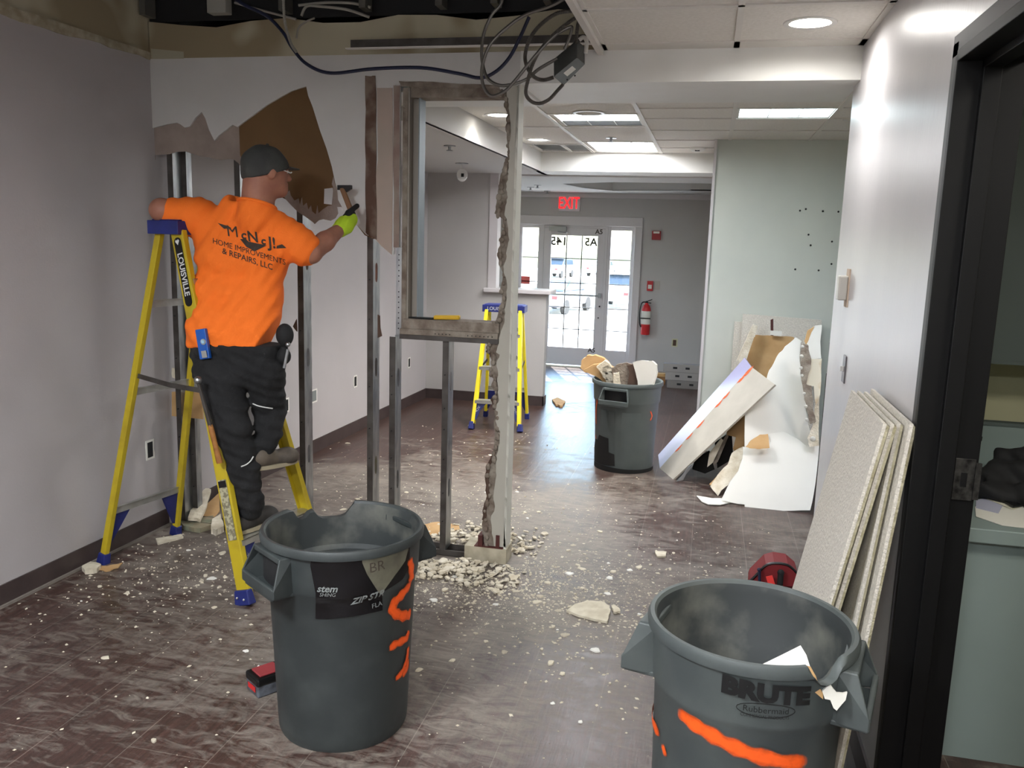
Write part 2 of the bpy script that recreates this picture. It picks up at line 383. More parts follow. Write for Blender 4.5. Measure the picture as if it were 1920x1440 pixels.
# left wall: one plane, very slightly out of square
def lwx(Y): return -3.165 + .022 * Y
def wall_left_piece(name, y0, y1, z0, z1, m, off=0.0, th=.08):
    mb = MB(); a = lwx(y0) + off; b = lwx(y1) + off
    mb.add([(a, y0, z0), (b, y1, z0), (b, y1, z1), (a, y0, z1), (a - th, y0, z0), (b - th, y1, z0), (b - th, y1, z1), (a - th, y0, z1)],
           [(0, 1, 2, 3), (7, 6, 5, 4), (0, 4, 5, 1), (1, 5, 6, 2), (2, 6, 7, 3), (3, 7, 4, 0)])
    return mb.build(name, m, kind='structure')
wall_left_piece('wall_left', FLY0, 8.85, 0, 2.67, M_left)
wall_left_piece('wall_left', FLY0, 4.37, 2.67, 3.35, M_beige, -.006)
# ragged paint lip along the top of the painted board
mb = MB(); top = []; bot = []
rnd = random.Random(3)
for i in range(61):
    y = 0 + 4.35 * i / 60; top.append((lwx(y) + .001, y, 2.70)); bot.append((lwx(y) + .001, y, 2.668 - rnd.uniform(0, .012) - (.02 if 40 < i < 52 else 0) * rnd.random()))
mb.slab([top + bot[::-1]], (.005, 0, 0)); mb.build('trim_1', mat('torn tape edge', (176, 168, 146), .9, c2=(150, 140, 116), scale=20), kind='structure')
wall_left_piece('baseboard_left', FLY0, 4.30, 0, .105, M_base, .008, .009)
wall_left_piece('baseboard_left', 4.42, 8.77, 0, .105, M_base, .008, .009)
# dust cove line at the foot of the base
wall_left_piece('trim_2', FLY0, 4.30, 0, .012, mat('dusty cove', (120, 112, 104), .8), .02, .013)
# frontal wall at the end of the middle room with half wall and pass-through
S('wall_middle', (-2.98, 8.77, 0), (-2.29, 8.89, 2.42), M_wall)
S('wall_middle', (-2.29, 8.77, 0), (-1.655, 8.89, 1.19), M_wall)
S('trim_3', (-2.33, 8.72, 1.19), (-1.60, 9.05, 1.235), M_trimw, bevel=.008)
S('trim_4', (-2.29, 8.76, 1.235), (-2.20, 8.90, 2.42), M_trimw)
S('baseboard_middle', (-2.98, 8.758, 0), (-1.645, 8.77, .105), M_base)
S('baseboard_middle', (-1.655, 8.758, 0), (-1.643, 8.9, .105), M_base)
# ceilings
def grid_ceiling(name, x0, x1, y0, y1, z, holes=()):
    """tile field with rectangular openings"""
    out = [(x0, y0, z), (x1, y0, z), (x1, y1, z), (x0, y1, z)]
    mb = MB(); mb.slab([out] + [[(a, b, z), (a, d, z), (c, d, z), (c, b, z)] for a, b, c, d in holes], (0, 0, .015))
    return mb.build(name, M_ctile, kind='structure')
ZC = 2.67
# near tiles: hole for the recessed downlight
holes = [[(.335 + .088 * math.cos(a * math.pi / 12), Yc + .088 * math.sin(a * math.pi / 12), ZC) for a in range(24)] for Yc in (3.89, 1.45)]
mb = MB(); mb.slab([[(-.56, FLY0, ZC), (.62, FLY0, ZC), (.62, 4.3, ZC), (-.56, 4.3, ZC)]] + holes, (0, 0, .015)); mb.build('ceiling', M_ctile, kind='structure')
mb = MB()
mb.box((-.60, FLY0, ZC - .028), (-.572, 4.3, ZC + .03)); mb.box((-.578, FLY0, ZC - .006), (-.552, 4.3, ZC + .001))
mb.box((.037, FLY0, ZC - .006), (.063, 4.3, ZC + .001)); mb.box((.585, FLY0, ZC - .006), (.62, 4.3, ZC + .001))
for y in (4.235, 3.58, 2.97, 2.36, 1.75, 1.14): mb.box((-.57, y - (.06 if y > 4 else .013), ZC - .006), (.61, y + (.065 if y > 4 else .013), ZC + .001))
mb.build('trim_5', M_grid, kind='structure')
S('ceiling', (-3.4, FLY0 - .1, 3.35), (1.0, 5.2, 3.4), M_dark)
S('ceiling', (-3.4, 4.93, 2.62), (2.7, 5.0, 3.4), M_dark)  # upright sheet added to stop light leaking above the header
S('ceiling', (-3.8, 4.9, 3.35), (3.3, 12.0, 3.45), M_dark)  # roof slab added to stop sun leaking into the plenum
S('wall_light_block', (-3.8, 4.6, 2.4), (-3.6, 12.0, 3.4), M_dark)  # unseen outer shell added to keep the sun out of the plenum
S('wall_light_block', (2.7, 4.3, 0), (2.8, 12.0, 3.4), M_dark)
S('wall_light_block', (-3.8, 11.85, 2.44), (2.8, 11.95, 3.4), M_dark)
S('ceiling', (.75, FLY0, 2.7), (.85, 4.95, 3.4), M_dark)  # upright sheets here close the plenum sides against stray light
S('ceiling', (-3.4, FLY0, 2.6), (-3.3, 5.0, 3.4), M_dark)
S('ceiling', (-3.3, 4.32, 2.86), (-.56, 4.33, 3.35), M_blackm)  # black sheet added behind the gap to block leaking sky light
# middle room tile ceiling z 2.6, y 4.9 - 8.4
tro = [(-1.12, 5.93, -.55, 6.51), (-1.12, 7.53, -.55, 8.3), (.11, 5.70, .69, 6.1)]
dl = [(-.86, 5.78), (-1.50, 5.95), (-1.515, 7.385)]
zc = 2.60
mb = MB()
hl = [[(a, b, zc), (a, d, zc), (c, d, zc), (c, b, zc)] for a, b, c, d in tro] + [[(x + .095 * math.cos(t * math.pi / 10), y + .095 * math.sin(t * math.pi / 10), zc) for t in range(20)] for x, y in ((-1.50, 5.95), (-1.515, 7.385))]
hl += [[(-1.66, 7.72, zc), (-1.66, 8.33, zc), (-1.40, 8.33, zc), (-1.40, 7.72, zc)], [(-1.38, 7.72, zc), (-1.38, 8.33, zc), (-1.165, 8.33, zc), (-1.165, 7.72, zc)]]
mb.slab([[(-1.70, 4.9, zc), (2.6, 4.9, zc), (2.6, 8.4, zc), (-1.70, 8.4, zc)]] + hl, (0, 0, .015)); mb.build('ceiling', M_ctile, kind='structure')
S('ceiling', (-1.72, 4.9, 2.95), (2.6, 8.4, 3.0), M_blackm)  # coloured black to paint the darkness seen through the missing tiles
mb = MB()
for x in (-1.165, -.525, .085, .705): mb.box((x - .014, 4.9, zc - .007), (x + .014, 8.4, zc + .002))
for x0, x1, ys in ((-1.70, -1.165, (6.56, 7.70)), (-1.165, -.525, (5.9, 6.53, 7.50, 8.33)), (-.525, 2.6, (5.68, 6.13, 6.75, 7.37)), (-.525, .085, (7.95,))):
    for y in ys: mb.box((x0, y - .012, zc - .006), (x1, y + .012, zc + .002))
mb.box((-1.39, 7.72, zc - .006), (-1.37, 8.33, zc + .002))
mb.build('trim_6', M_grid, kind='structure')
# side drop: low ceiling over the left bay
S('ceiling', (-3.3, 4.9, 2.42), (-1.70, 8.9, 2.5), M_ceil)
S('ceiling', (-1.72, 4.9, 2.42), (-1.69, 8.45, 2.60), M_ceil)
# cross beam and lobby ceiling with a recessed tray
S('ceiling', (-1.75, 8.4, 2.42), (2.6, 8.9, 2.75), M_white)
zt = 2.405
mb = MB(); mb.slab([[(-3.6, 8.88, zt), (2.6, 8.88, zt), (2.6, 11.9, zt), (-3.6, 11.9, zt)], [(-1.6, 10.7, zt), (-1.75, 10.0, zt), (-1.1, 9.6, zt), (1.2, 9.6, zt), (1.2, 10.9, zt), (-.3, 10.9, zt), (-1.3, 11.2, zt)][::-1]], (0, 0, .015)); mb.build('ceiling', M_ceil, kind='structure')
mb = MB(); tr = [(-1.6, 10.7), (-1.75, 10.0), (-1.1, 9.6), (1.2, 9.6), (1.2, 10.9), (-.3, 10.9), (-1.3, 11.2)]
for i in range(len(tr)):
    a = tr[i]; b = tr[(i + 1) % len(tr)]; mb.add([(a[0], a[1], zt), (b[0], b[1], zt), (b[0], b[1], 2.6), (a[0], a[1], 2.6)], [(0, 1, 2, 3)])
mb.add([(x, y, 2.6) for x, y in tr], [tuple(range(7))]); mb.build('ceiling', M_ceil, kind='structure')
# exit wall with glazed entrance opening
YE = 11.8
mb = MB(); op = [(-2.66, YE, 0), (-2.66, YE, 1.97), (-1.02, YE, 1.97), (-1.02, YE, 0)]
mb.slab([[(-3.6, YE, 0), (-2.66, YE, 0), (-2.66, YE, 1.97), (-1.02, YE, 1.97), (-1.02, YE, 0), (2.6, YE, 0), (2.6, YE, 2.45), (-3.6, YE, 2.45)]], (0, .14, 0))
mb.build('wall_exit', M_wall, kind='structure')
mb = MB()
mb.box((-2.75, YE - .03, 1.965), (-.93, YE, 2.09)); mb.box((-1.03, YE - .03, 0), (-.93, YE, 1.965)); mb.box((-2.75, YE - .03, 0), (-2.65, YE, 1.965)); mb.build('trim_7', M_trimw, kind='structure', bevel=.005)
S('trim_8', (-3.6, YE - .025, 2.34), (-.02, YE, 2.41), M_trimw)
S('wall_lobby', (-3.6, 8.9, 0), (-3.5, 11.8, 2.42), M_wall)
S('wall_green', (-.02, 7.32, 0), (2.6, 7.44, 2.6), M_green)
S('wall_green', (-.02, 7.44, 0), (.06, 11.8, 2.42), M_wall)
S('trim_9', (-.035, 7.30, 0), (-.012, 7.46, 2.6), M_trimw)
S('wall_far_right', (2.6, 4.3, 0), (2.7, 11.9, 2.75), M_wall)
# right wall with the doorway (opening y 1.55-2.54, z < 2.25)
XR = .61
mb = MB(); mb.slab([[(XR, -1.6, 0), (XR, 1.55, 0), (XR, 1.55, 2.26), (XR, 2.56, 2.26), (XR, 2.56, 0), (XR, 4.5, 0), (XR, 4.5, 3.0), (XR, -1.6, 3.0)]], (.13, 0, 0)); mb.build('wall_right', M_right, kind='structure')
S('baseboard_right', (XR - .01, 2.62, 0), (XR, 4.5, .10), M_base)
S('wall_back', (-3.3, FLY0 - .1, 0), (3.2, FLY0, 3.4), M_wall)
# office behind the doorway
S('wall_office', (.74, 4.32, 0), (3.2, 4.42, 2.75), M_cream)
S('wall_office', (3.1, FLY0, 0), (3.2, 4.4, 2.75), M_cream)
S('ceiling', (.74, FLY0, 2.65), (3.2, 4.4, 2.7), M_ctile)
S('baseboard_office', (.74, 4.30, 0), (3.1, 4.32, .1), M_base)
# soffit over the opening (painted box) and header of the partition
S('wall_header', (-.985, 4.30, 2.515), (.62, 4.92, 2.669), M_white)
S('wall_header', (-3.1, 4.42, 2.50), (-.985, 4.92, 2.669), M_white)

# ------------------------------------------------------------------ partition being torn down (plane y = 4.30)
YP = 4.30
def PP(l, Y=YP): return [py(x, y, Y) for x, y in l]
def snap(q):
    for p in q:
        if p.x < -2.99: p.x = -3.07
    return q
# painted face that is still up; the lower edge is torn
torn1 = [(299, 240), (312, 233), (331, 230), (338, 233), (346, 239), (356, 237), (366, 221), (378, 210), (385, 222), (392, 244), (402, 264), (410, 254), (422, 245), (436, 234), (445, 238), (455, 230), (476, 215), (500, 197), (522, 184), (545, 171), (560, 166), (574, 162), (578, 180), (586, 200), (600, 245), (612, 278), (622, 312), (629, 345), (632, 352), (634, 375), (645, 395), (655, 405), (672, 425), (686, 440), (694, 443)]
right1 = [(706, 452), (716, 462), (735, 478), (738, 478), (739, 464), (749, 464), (751, 160), (937, 165), (940, 172), (977, 172), (984, 150), (984, 99)]
outer = [(289, 112)] + [(292, 180)] + torn1 + right1 + [(682, 106)]
pts = snap(PP(outer))
for p in (pts[0], pts[-1], pts[-2]): p.z = 2.667
pts[0].x = pts[1].x = -3.07
for p in pts:
    if p.x > -.99: p.x = -.984
mb = MB(); mb.slab([pts], (0, .0127, 0))
front = mb.build('wall_front', M_front, kind='structure')
# unpainted strip above it
mb = MB(); up = [(-3.07, 4.302, 2.667), (-.60, 4.302, 2.667), (-.60, 4.302, 2.835)] + [(-.6 - 2.47 * i / 12, 4.302, 2.84 + .02 * math.sin(i * 1.7)) for i in range(1, 12)] + [(-3.07, 4.302, 2.86)]
mb.slab([up], (0, .0127, 0)); mb.build('wall_front', M_beige, kind='structure')
mb = MB(); mb.slab([rough2([(0, 0)], 0) and [(-3.06, 4.301, 2.665), (-2.86, 4.301, 2.664), (-2.86, 4.301, 2.70), (-3.06, 4.301, 2.72)]], (0, -.002, 0)); mb.build('trim_10', mat('patching compound', (170, 164, 142), .9), kind='structure')
# torn gypsum face band, brown backing sheet of the far board with its holes
hole_edge = [(302, 300), (306, 291), (318, 289), (330, 285), (348, 284), (360, 288), (374, 293), (392, 295), (412, 300), (430, 298), (438, 299), (447, 306), (455, 317), (462, 326), (480, 345), (500, 358), (520, 366), (536, 374), (545, 384), (558, 397), (572, 406), (586, 416), (590, 420), (598, 413), (606, 411), (620, 414), (629, 409), (634, 400), (632, 388), (636, 384), (648, 395), (655, 407), (666, 418), (684, 441)]
backp = [(299, 228)] + [(299, 300)] + hole_edge + [(700, 448), (700, 150), (299, 150)]
mb = MB(); mb.slab([snap(PP(backp, 4.3142)), PP([(608, 354), (624, 352), (625, 368), (624, 384), (607, 382)], 4.3142)], (0, .002, 0))
back = mb.build('kraft_backing_board', M_kraft, label='brown paper back of the far drywall layer showing through the torn wall above the cap', cat='drywall')
face = [(299, 236), (312, 230), (331, 227), (346, 235), (366, 217), (378, 206), (388, 222), (402, 258), (420, 243), (436, 230), (448, 234), (449, 262), (450, 290), (462, 326)]
low = [(455, 317), (447, 306), (438, 299), (430, 298), (412, 300), (392, 295), (374, 293), (360, 288), (348, 284), (330, 285), (318, 289), (306, 291), (302, 300)]
mb = MB(); mb.slab([snap(PP(face + low, 4.3131))], (0, .001, 0))
fr = [(520, 350), (536, 353), (537, 362), (543, 357), (545, 366), (552, 376), (560, 372), (562, 384), (566, 370), (568, 386), (575, 380), (578, 393), (583, 385), (585, 396), (592, 402), (595, 385), (597, 400), (606, 392), (615, 386), (622, 385), (625, 352), (622, 345), (625, 331), (628, 345), (631, 350), (646, 392), (640, 388), (632, 388), (634, 400), (629, 409), (620, 414), (606, 411), (598, 413), (590, 420), (586, 416), (572, 406), (558, 397), (545, 384), (536, 374)]
fo = mb.build('torn_face', M_gyp, back, label='mauve-grey torn gypsum face on the left'); 
mb = MB(); mb.slab([PP(fr, 4.3131)], (0, .001, 0)); mb.build('torn_fringe', M_gyp, back, label='ragged paper fringe along the broken lower edge')
# lighter jagged skin right of the joint stripe
mb = MB(); mb.slab([PP([(707, 165), (736, 165), (737, 300), (735, 478), (716, 462), (707, 452), (704, 330), (709, 300)], 4.298)], (0, -.0015, 0)); mb.build('trim_11', mat('scraped wall face', (176, 158, 146), .85, c2=(168, 154, 142), scale=5), kind='structure')
# joint stripe where trim was pulled off
mb = MB(); mb.slab([PP(rough2([(685, 142), (704, 142), (706, 300), (706, 450), (694, 443), (686, 436), (686, 300)], 1.2, 5, 5), 4.296)], (0, -.003, 0)); mb.build('trim_12', M_stripe, kind='structure')
mb = MB(); mb.slab([PP(rough2([(738, 160), (750, 160), (748, 464), (738, 464)], 1.0, 6, 6), 4.296)], (0, -.002, 0)); mb.build('trim_13', mat('scraped reddish edge', (130, 104, 96), .9, c2=(150, 136, 124), scale=9), kind='structure')
mb = MB(); mb.slab([PP(rough2([(748, 152), (800, 153), (845, 156), (937, 160), (937, 166), (752, 162)], .8, 4, 8), 4.296)], (0, -.002, 0)); mb.build('trim_14', M_gypd, kind='structure')

# steel studs, each with punched slots in its web
def stud(xr, z1, z0=0.03, dep=.092, y0=4.318, w=.034, label='', z_slots=(.45, 1.05, 1.65, 2.2)):
    t = empty('steel_stud', (xr - w / 2, y0 + dep / 2, z0), label, 'stud', 'steel studs of the opened partition')
    loops = [[(xr, y0, z0), (xr, y0 + dep, z0), (xr, y0 + dep, z1), (xr, y0, z1)]]
    for zs in z_slots:
        if z0 + .08 < zs < z1 - .08:
            yc = y0 + dep / 2; l = []
            for i in range(16):
                a = 2 * math.pi * i / 16; l.append((xr, yc + .017 * math.cos(a), zs + .033 * math.sin(a) + (.02 if math.sin(a) > 0 else -.02)))
            loops.append(l)
    mb = MB(); mb.slab(loops, (-.0015, 0, 0)); mb.build('web', M_steel, t)
    mb = MB()
    mb.box((xr - w, y0 - .0015, z0), (xr, y0, z1)); mb.box((xr - w, y0, z0), (xr - w + .0015, y0 + .01, z1)); 
    mb.build('front_flange', M_steeld, t)
    mb = MB(); mb.box((xr - w, y0 + dep, z0), (xr, y0 + dep + .0015, z1)); mb.box((xr - w, y0 + dep - .01, z0), (xr - w + .0015, y0 + dep, z1)); mb.build('rear_flange', M_steel, t)
    rnd = random.Random(int(-xr * 100)); zt_ = min(z1, 1.75)
    for k in range(6):
        z = z0 + .12 + (zt_ - z0 - .2) * (k + rnd.random() * .6) / 6
        MB().tube([(xr - .018, y0, z), (xr - .018, y0 - .012, z)], .003, 6).build('screw', M_blackm, t)
    return t
stud(-2.965, 2.45, label='steel stud against the left wall behind the tall ladder', z_slots=(1.75,))
stud(-2.955 + .02, 2.45, y0=4.40, label='second steel stud doubled up behind the one against the left wall', z_slots=(.9, 1.5), dep=.05)
stud(-2.55, 2.45, label='steel stud rising behind the worker\'s left shoulder', z_slots=(1.3,))
stud(-2.178, 2.45, z_slots=(.50, 1.06, 1.60), label='steel stud passing behind the worker\'s right elbow, left of the joint stripe')
stud(-1.768, 2.45, z_slots=(.47, 1.03, 1.55), label='steel stud directly below the stained vertical joint stripe, broken paper beside it')
stud(-1.638, 1.21, z_slots=(.40, .98), label='steel stud under the left end of the window opening sill')
stud(-1.335, 1.21, z_slots=(.38, .98), label='short steel stud under the middle of the window opening sill')
# bits of drywall hanging on studs
def flatpiece(name, pts, Y, th, m, label, cat='drywall', rg=0, **kw):
    mb = MB(); mb.slab([PP(rough2(pts, rg, 3, len(pts)) if rg else pts, Y)], (0, th, 0)); return centre(mb.build(name, m, label=label, cat=cat, **kw))
flatpiece('paper_scrap', [(708, 590), (712, 592), (713, 615), (716, 630), (708, 634)], 4.33, .006, M_brown, 'dark torn paper flap on the stud below the joint stripe', 'paper')
flatpiece('paper_scrap', [(549, 612), (556, 598), (557, 622), (553, 618)], 4.30, .006, M_brown, 'small dark torn flap left of the stud behind the worker', 'paper')
flatpiece('drywall_scrap', [(322, 735), (325, 735), (378, 736), (380, 786), (322, 780)], 4.36, .012, M_kraftl, 'tan kraft-faced drywall scrap standing behind the tall ladder at knee height')
flatpiece('drywall_scrap', [(322, 690), (337, 690), (338, 700), (336, 712), (323, 708)], 4.34, .012, M_gypw, 'small cream broken scrap stuck on the stud beside the left wall', rg=1)
# bottom track
mb = MB(); mb.box((-3.04, 4.312, 0), (-1.12, 4.418, .003)); mb.box((-3.04, 4.312, 0), (-1.12, 4.3135, .032)); mb.box((-3.04, 4.4165, 0), (-1.12, 4.418, .032))
centre(mb.build('floor_track', M_steeld, label='galvanised floor track running under the exposed studs', cat='track'))
# window opening framing
win = empty('window_opening_frame', (-1.32, 4.36, 1.22), 'bare metal frame of the removed window between the joint stripe and the torn white post', 'window frame')
def pb(mb, x0, x1, z0, z1, y0, y1): mb.box((x0, y0, z0), (x1, y1, z1))
mb = MB(); mb.box((-1.628, 4.296, 1.225), (-1.598, 4.304, 1.69)); lf = mb.build('perforated_angle', M_steel, win, label='perforated grey corner angle')
for i in range(15):
    z = 1.26 + .028 * i
    if i != 8: MB().tube([(-1.613, 4.2965, z), (-1.613, 4.294, z)], .0035, 6).build('perforation', M_blackm, lf)
mb = MB(); mb.box((-1.598, 4.298, 1.235), (-1.572, 4.40, 2.50)); mb.build('jamb_channel', M_gypd, win)
mb = MB(); mb.box((-1.572, 4.305, 1.26), (-1.563, 4.41, 2.50)); mb.box((-1.563, 4.36, 1.26), (-1.533, 4.365, 2.48)); mb.build('side_frame', mat('dusty frame metal', (150, 142, 132), .6, .3), win)
mb = MB(); mb.box((-1.563, 4.37, 1.26), (-1.520, 4.43, 2.47)); mb.box((-1.523, 4.33, 1.26), (-1.517, 4.37, 2.47)); mb.build('side_stud', mat('bright steel', (132, 140, 144), .55, .6), win)
mb = MB(); mb.box((-1.575, 4.32, 2.455), (-1.06, 4.43, 2.515)); mb.build('head_board', M_gypd, win)
# sill made of a boxed track with a compound face
mb = MB(); mb.box((-1.585, 4.285, 1.262), (-1.055, 4.43, 1.315)); mb.build('sill_board', M_gypd, win, bevel=.003)
mb = MB(); mb.box((-1.60, 4.280, 1.232), (-1.06, 4.30, 1.262)); lf2 = mb.build('sill_face', M_gypd, win)
mb = MB(); mb.box((-1.605, 4.29, 1.205), (-1.058, 4.42, 1.232)); mb.build('sill_track', M_steeld, win)
for x in [-1.40 + .02 * i for i in range(5)] + [-1.22 + .022 * i for i in range(7)]: MB().tube([(x, 4.2805, 1.243), (x, 4.278, 1.243)], .0032, 6).build('perforation', M_blackm, lf2)
# yellow scraper left on the sill
g = empty('utility_knife', (-1.39, 4.33, 1.315), 'yellow handled tool lying on the bare window sill', 'tool')
mb = MB(); mb.beam((-1.42, 4.32, 1.327), (-1.28, 4.33, 1.332), .04, .022, side=(0, 1, 0)); mb.build('handle', mat('yellow plastic', (214, 170, 24), .4), g, bevel=.006)
mb = MB(); mb.slab([[(-1.42, 4.30, 1.318), (-1.56, 4.31, 1.318), (-1.52, 4.35, 1.318), (-1.42, 4.345, 1.318)]], (0, 0, .006)); mb.build('blade', M_blackm, g)

# ---- torn post at the end of the partition
tear = [(175, 937, 950), (190, 947, 953), (210, 950, 955), (230, 952, 957), (260, 950, 957), (280, 952, 955), (295, 952, 955), (305, 945, 954), (318, 941, 953), (330, 938, 952), (350, 936, 950), (365, 934, 951), (380, 931, 950), (400, 927, 946), (410, 942, 950), (430, 945, 953), (450, 938, 955), (465, 935, 951), (480, 932, 950), (500, 937, 944), (515, 943, 946), (540, 938, 951), (560, 941, 950), (580, 935, 946), (600, 930, 946), (615, 920, 942), (635, 925, 935), (650, 911, 933), (660, 912, 930), (665, 920, 937), (680, 922, 931), (700, 917, 934), (710, 925, 932), (725, 921, 934), (735, 929, 933), (750, 921, 936), (762, 925, 931), (780, 928, 930), (790, 926, 929), (810, 928, 938), (840, 925, 934), (855, 922, 931), (875, 912, 930), (900, 911, 929), (930, 914, 925), (950, 908, 928), (975, 905, 920), (1000, 904, 922), (1024, 910, 926)]
def wav(col, seed):
    rnd = random.Random(seed); out = []
    for i in range(len(tear) - 1):
        a = tear[i]; b = tear[i + 1]
        for k in range(3):
            t = k / 3; y = a[0] + (b[0] - a[0]) * t; x = a[col] + (b[col] - a[col]) * t; out.append((x + (rnd.uniform(-1.6, 1.6) if k else 0), y))
    out.append((tear[-1][col], tear[-1][0])); return out
XE = -.985
wl = wav(2, 1); mb = MB(); l = PP(wl, 4.292); l = [Vector((XE, 4.292, l[0].z))] + l + [Vector((XE, 4.292, l[-1].z))]
l[0].z = 2.515; l[1].z = 2.515; l[-1].z = l[-2].z
mb.slab([l], (0, .0127, 0)); 
post = empty('wall_end_post', (-1.03, 4.36, 0), 'white end post of the partition, its left edge torn ragged from top to bottom', 'post')
mb.build('front_face', mat('white paint shade tone', (176, 172, 160), .65), post)  # shade on the post front is put into a greyer white
mb = MB(); mb.box((XE - .012, 4.292, 0.0), (XE + .0005, 4.405, 2.515)); mb.build('side_face', mat('white paint lit tone', (214, 212, 200), .6), post)  # lit side of the post, a lighter copy of the same white
wl = wav(1, 2); mb = MB(); l = PP(wl, 4.305); l = [Vector((XE - .03, 4.305, l[0].z))] + l + [Vector((XE - .03, 4.305, l[-1].z))]
mb.slab([l], (0, .011, 0)); mb.build('torn_edge', M_gypd, post, label='grey crumbling gypsum edge')
# paper-brown patches on the edge and lumps
for ys, ye in ((738, 770), (855, 975), (655, 672)):
    q = [(x - 1.5, y) for x, y in wl if ys <= y <= ye]; r = [(x + 7, y) for x, y in q][::-1]
    if len(q) > 2: MB().slab([PP(q + r, 4.302)], (0, .002, 0)).build('brown_paper', M_brown, post, label='dark brown paper where the face came off')
rnd = random.Random(11); mb = MB()
for x, y in wl[::2]:
    p = py(x + rnd.uniform(1, 7), y, 4.30); mb.sphere(p, rnd.uniform(.008, .016), 7, 5, (1, .8, rnd.uniform(.9, 1.8)))
mb.build('gypsum_lumps', M_gypd, post, smooth=True, kind='stuff')
mb = MB(); mb.box((XE - .055, 4.33, 0), (XE - .012, 4.405, 2.5)); mb.build('inner_stud', M_brown, post)
mb = MB(); mb.box((-1.215, 4.283, 0), (XE + .006, 4.42, .085)); mb.build('base_block', mat('scraped base', (190, 182, 160), .8, c2=(150, 140, 118), scale=10), post)
mb = MB(); mb.box((-1.16, 4.281, .086), (-1.0, 4.40, .090)); mb.box((-1.14, 4.284, .09), (-1.115, 4.36, .15)); mb.box((-1.04, 4.284, .09), (-1.02, 4.30, .16)); mb.build('red_remnant', M_redrust, post)

# dark plenum studs above the header
for i, x in enumerate((-3.05, -2.24, -1.80, -1.40, -1.12, -.86)):
    mb = MB(); mb.box((x, 4.20, 2.87), (x + .035, 4.29, 3.35)); mb.build('plenum_stud', mat('dim stud', (96, 94, 88), .6, .5), label=('dim steel stud in the dark gap above the torn wall, number %d from the left wall' % (i + 1)) if False else ['dim steel stud in the ceiling gap at the left wall corner', 'dim steel stud in the ceiling gap behind the coiled cables over the wall', 'dim steel stud in the ceiling gap above the joint stripe', 'dim steel stud in the ceiling gap above the middle of the window opening', 'dim steel stud in the ceiling gap above the right side of the window opening', 'dim steel stud in the ceiling gap nearest the ceiling tiles'][i], cat='stud', group='studs in the ceiling gap')
# grey angle strip below the gap
mb = MB(); mb.box((-1.84, 4.19, 2.672), (-.60, 4.196, 2.715)); mb.mi = 1; mb.box((-1.86, 4.17, 2.668), (-.57, 4.196, 2.674))
mb.build('trim_15', [M_steeld, M_grid], kind='structure')

# ------------------------------------------------------------------ lights in fixtures
def downlight(x, y, z, label, power, r=.09, near=False, spread=165):
    t = empty('recessed_downlight', (x, y, z), label, 'ceiling light', 'recessed downlights')
    mb = MB(); mb.lathe([(r - .006, -.004), (r + .016, -.004), (r + .018, 0), (r, .0), (r - .008, .03), (r - .012, .03)], 40, (x, y, z)); mb.build('trim_ring', M_ring, t, smooth=True)
    mb = MB(); mb.lathe([(.0001, 0), (r - .006, 0)], 40, (x, y, z + .012)); mb.build('lens', M_lampc if power else mat('unlit lens', (216, 216, 212), .4), t)
    if power:
        ld = bpy.data.lights.new('downlight', 'AREA'); ld.shape = 'DISK'; ld.size = 2 * r - .02; ld.energy = power; ld.spread = math.radians(spread); ld.color = (1, .98, .95)
        lo = bpy.data.objects.new('lamp', ld); COL.objects.link(lo); lo.location = (0, 0, .008); lo.parent = t
    return t
downlight(.335, 3.89, ZC, 'bright recessed downlight in the near ceiling tile beside the right wall', LIGHT_NEAR)
downlight(.335, 1.45, ZC, 'unseen downlight added to brighten the nearest trash can', LIGHT_NEAR * .45)  # out of view, added to light the can and right wall
downlight(-.86, 5.84, 2.596, 'unlit white round downlight right in front of the nearest lit ceiling panel', 0)
downlight(-1.50, 5.95, 2.6, 'lit recessed downlight seen just left of the torn post', 7, spread=110)
downlight(-1.515, 7.385, 2.6, 'lit recessed downlight beside the missing ceiling tile', 12, spread=110)
def troffer(x0, y0, x1, y1, z, label, m, ncell=3, half=False):
    t = empty('ceiling_panel_light', ((x0 + x1) / 2, (y0 + y1) / 2, z), label, 'ceiling light', 'square ceiling panel lights')
    mb = MB(); mb.box((x0, y0, z), (x0 + .006, y1, z + .07)); mb.box((x1 - .006, y0, z), (x1, y1, z + .07)); mb.box((x0, y0, z), (x1, y0 + .006, z + .07)); mb.box((x0, y1 - .006, z), (x1, y1, z + .07)); mb.build('housing', M_ring, t)
    ym = y0 + (y1 - y0) * (.58 if half else 1)
    mb = MB(); mb.add([(x0 + .006, y0 + .006, z + .02), (x1 - .006, y0 + .006, z + .02), (x1 - .006, ym, z + .02), (x0 + .006, ym, z + .02)], [(0, 1, 2, 3)]); mb.build('diffuser', m, t)
    if half:
        mb = MB(); mb.box((x0 + .006, ym, z + .004), (x1 - .006, y1 - .006, z + .02)); mb.build('reflector_panel', M_ghost, t)
    mb = MB()
    for i in range(1, ncell): x = x0 + (x1 - x0) * i / ncell; mb.box((x - .003, y0, z + .002), (x + .003, y1, z + .02))
    mb.build('louvre', M_ring, t)
troffer(-1.12, 5.93, -.55, 6.51, 2.60, 'lit square panel light nearest the torn post, second row panel dull', M_lamp, half=True)
troffer(-1.12, 7.53, -.55, 8.3, 2.60, 'lit square panel light just before the far cross beam', M_lamp2)
troffer(.11, 5.70, .69, 6.1, 2.60, 'cool bluish lit panel light above the green-white wall', M_lampb)
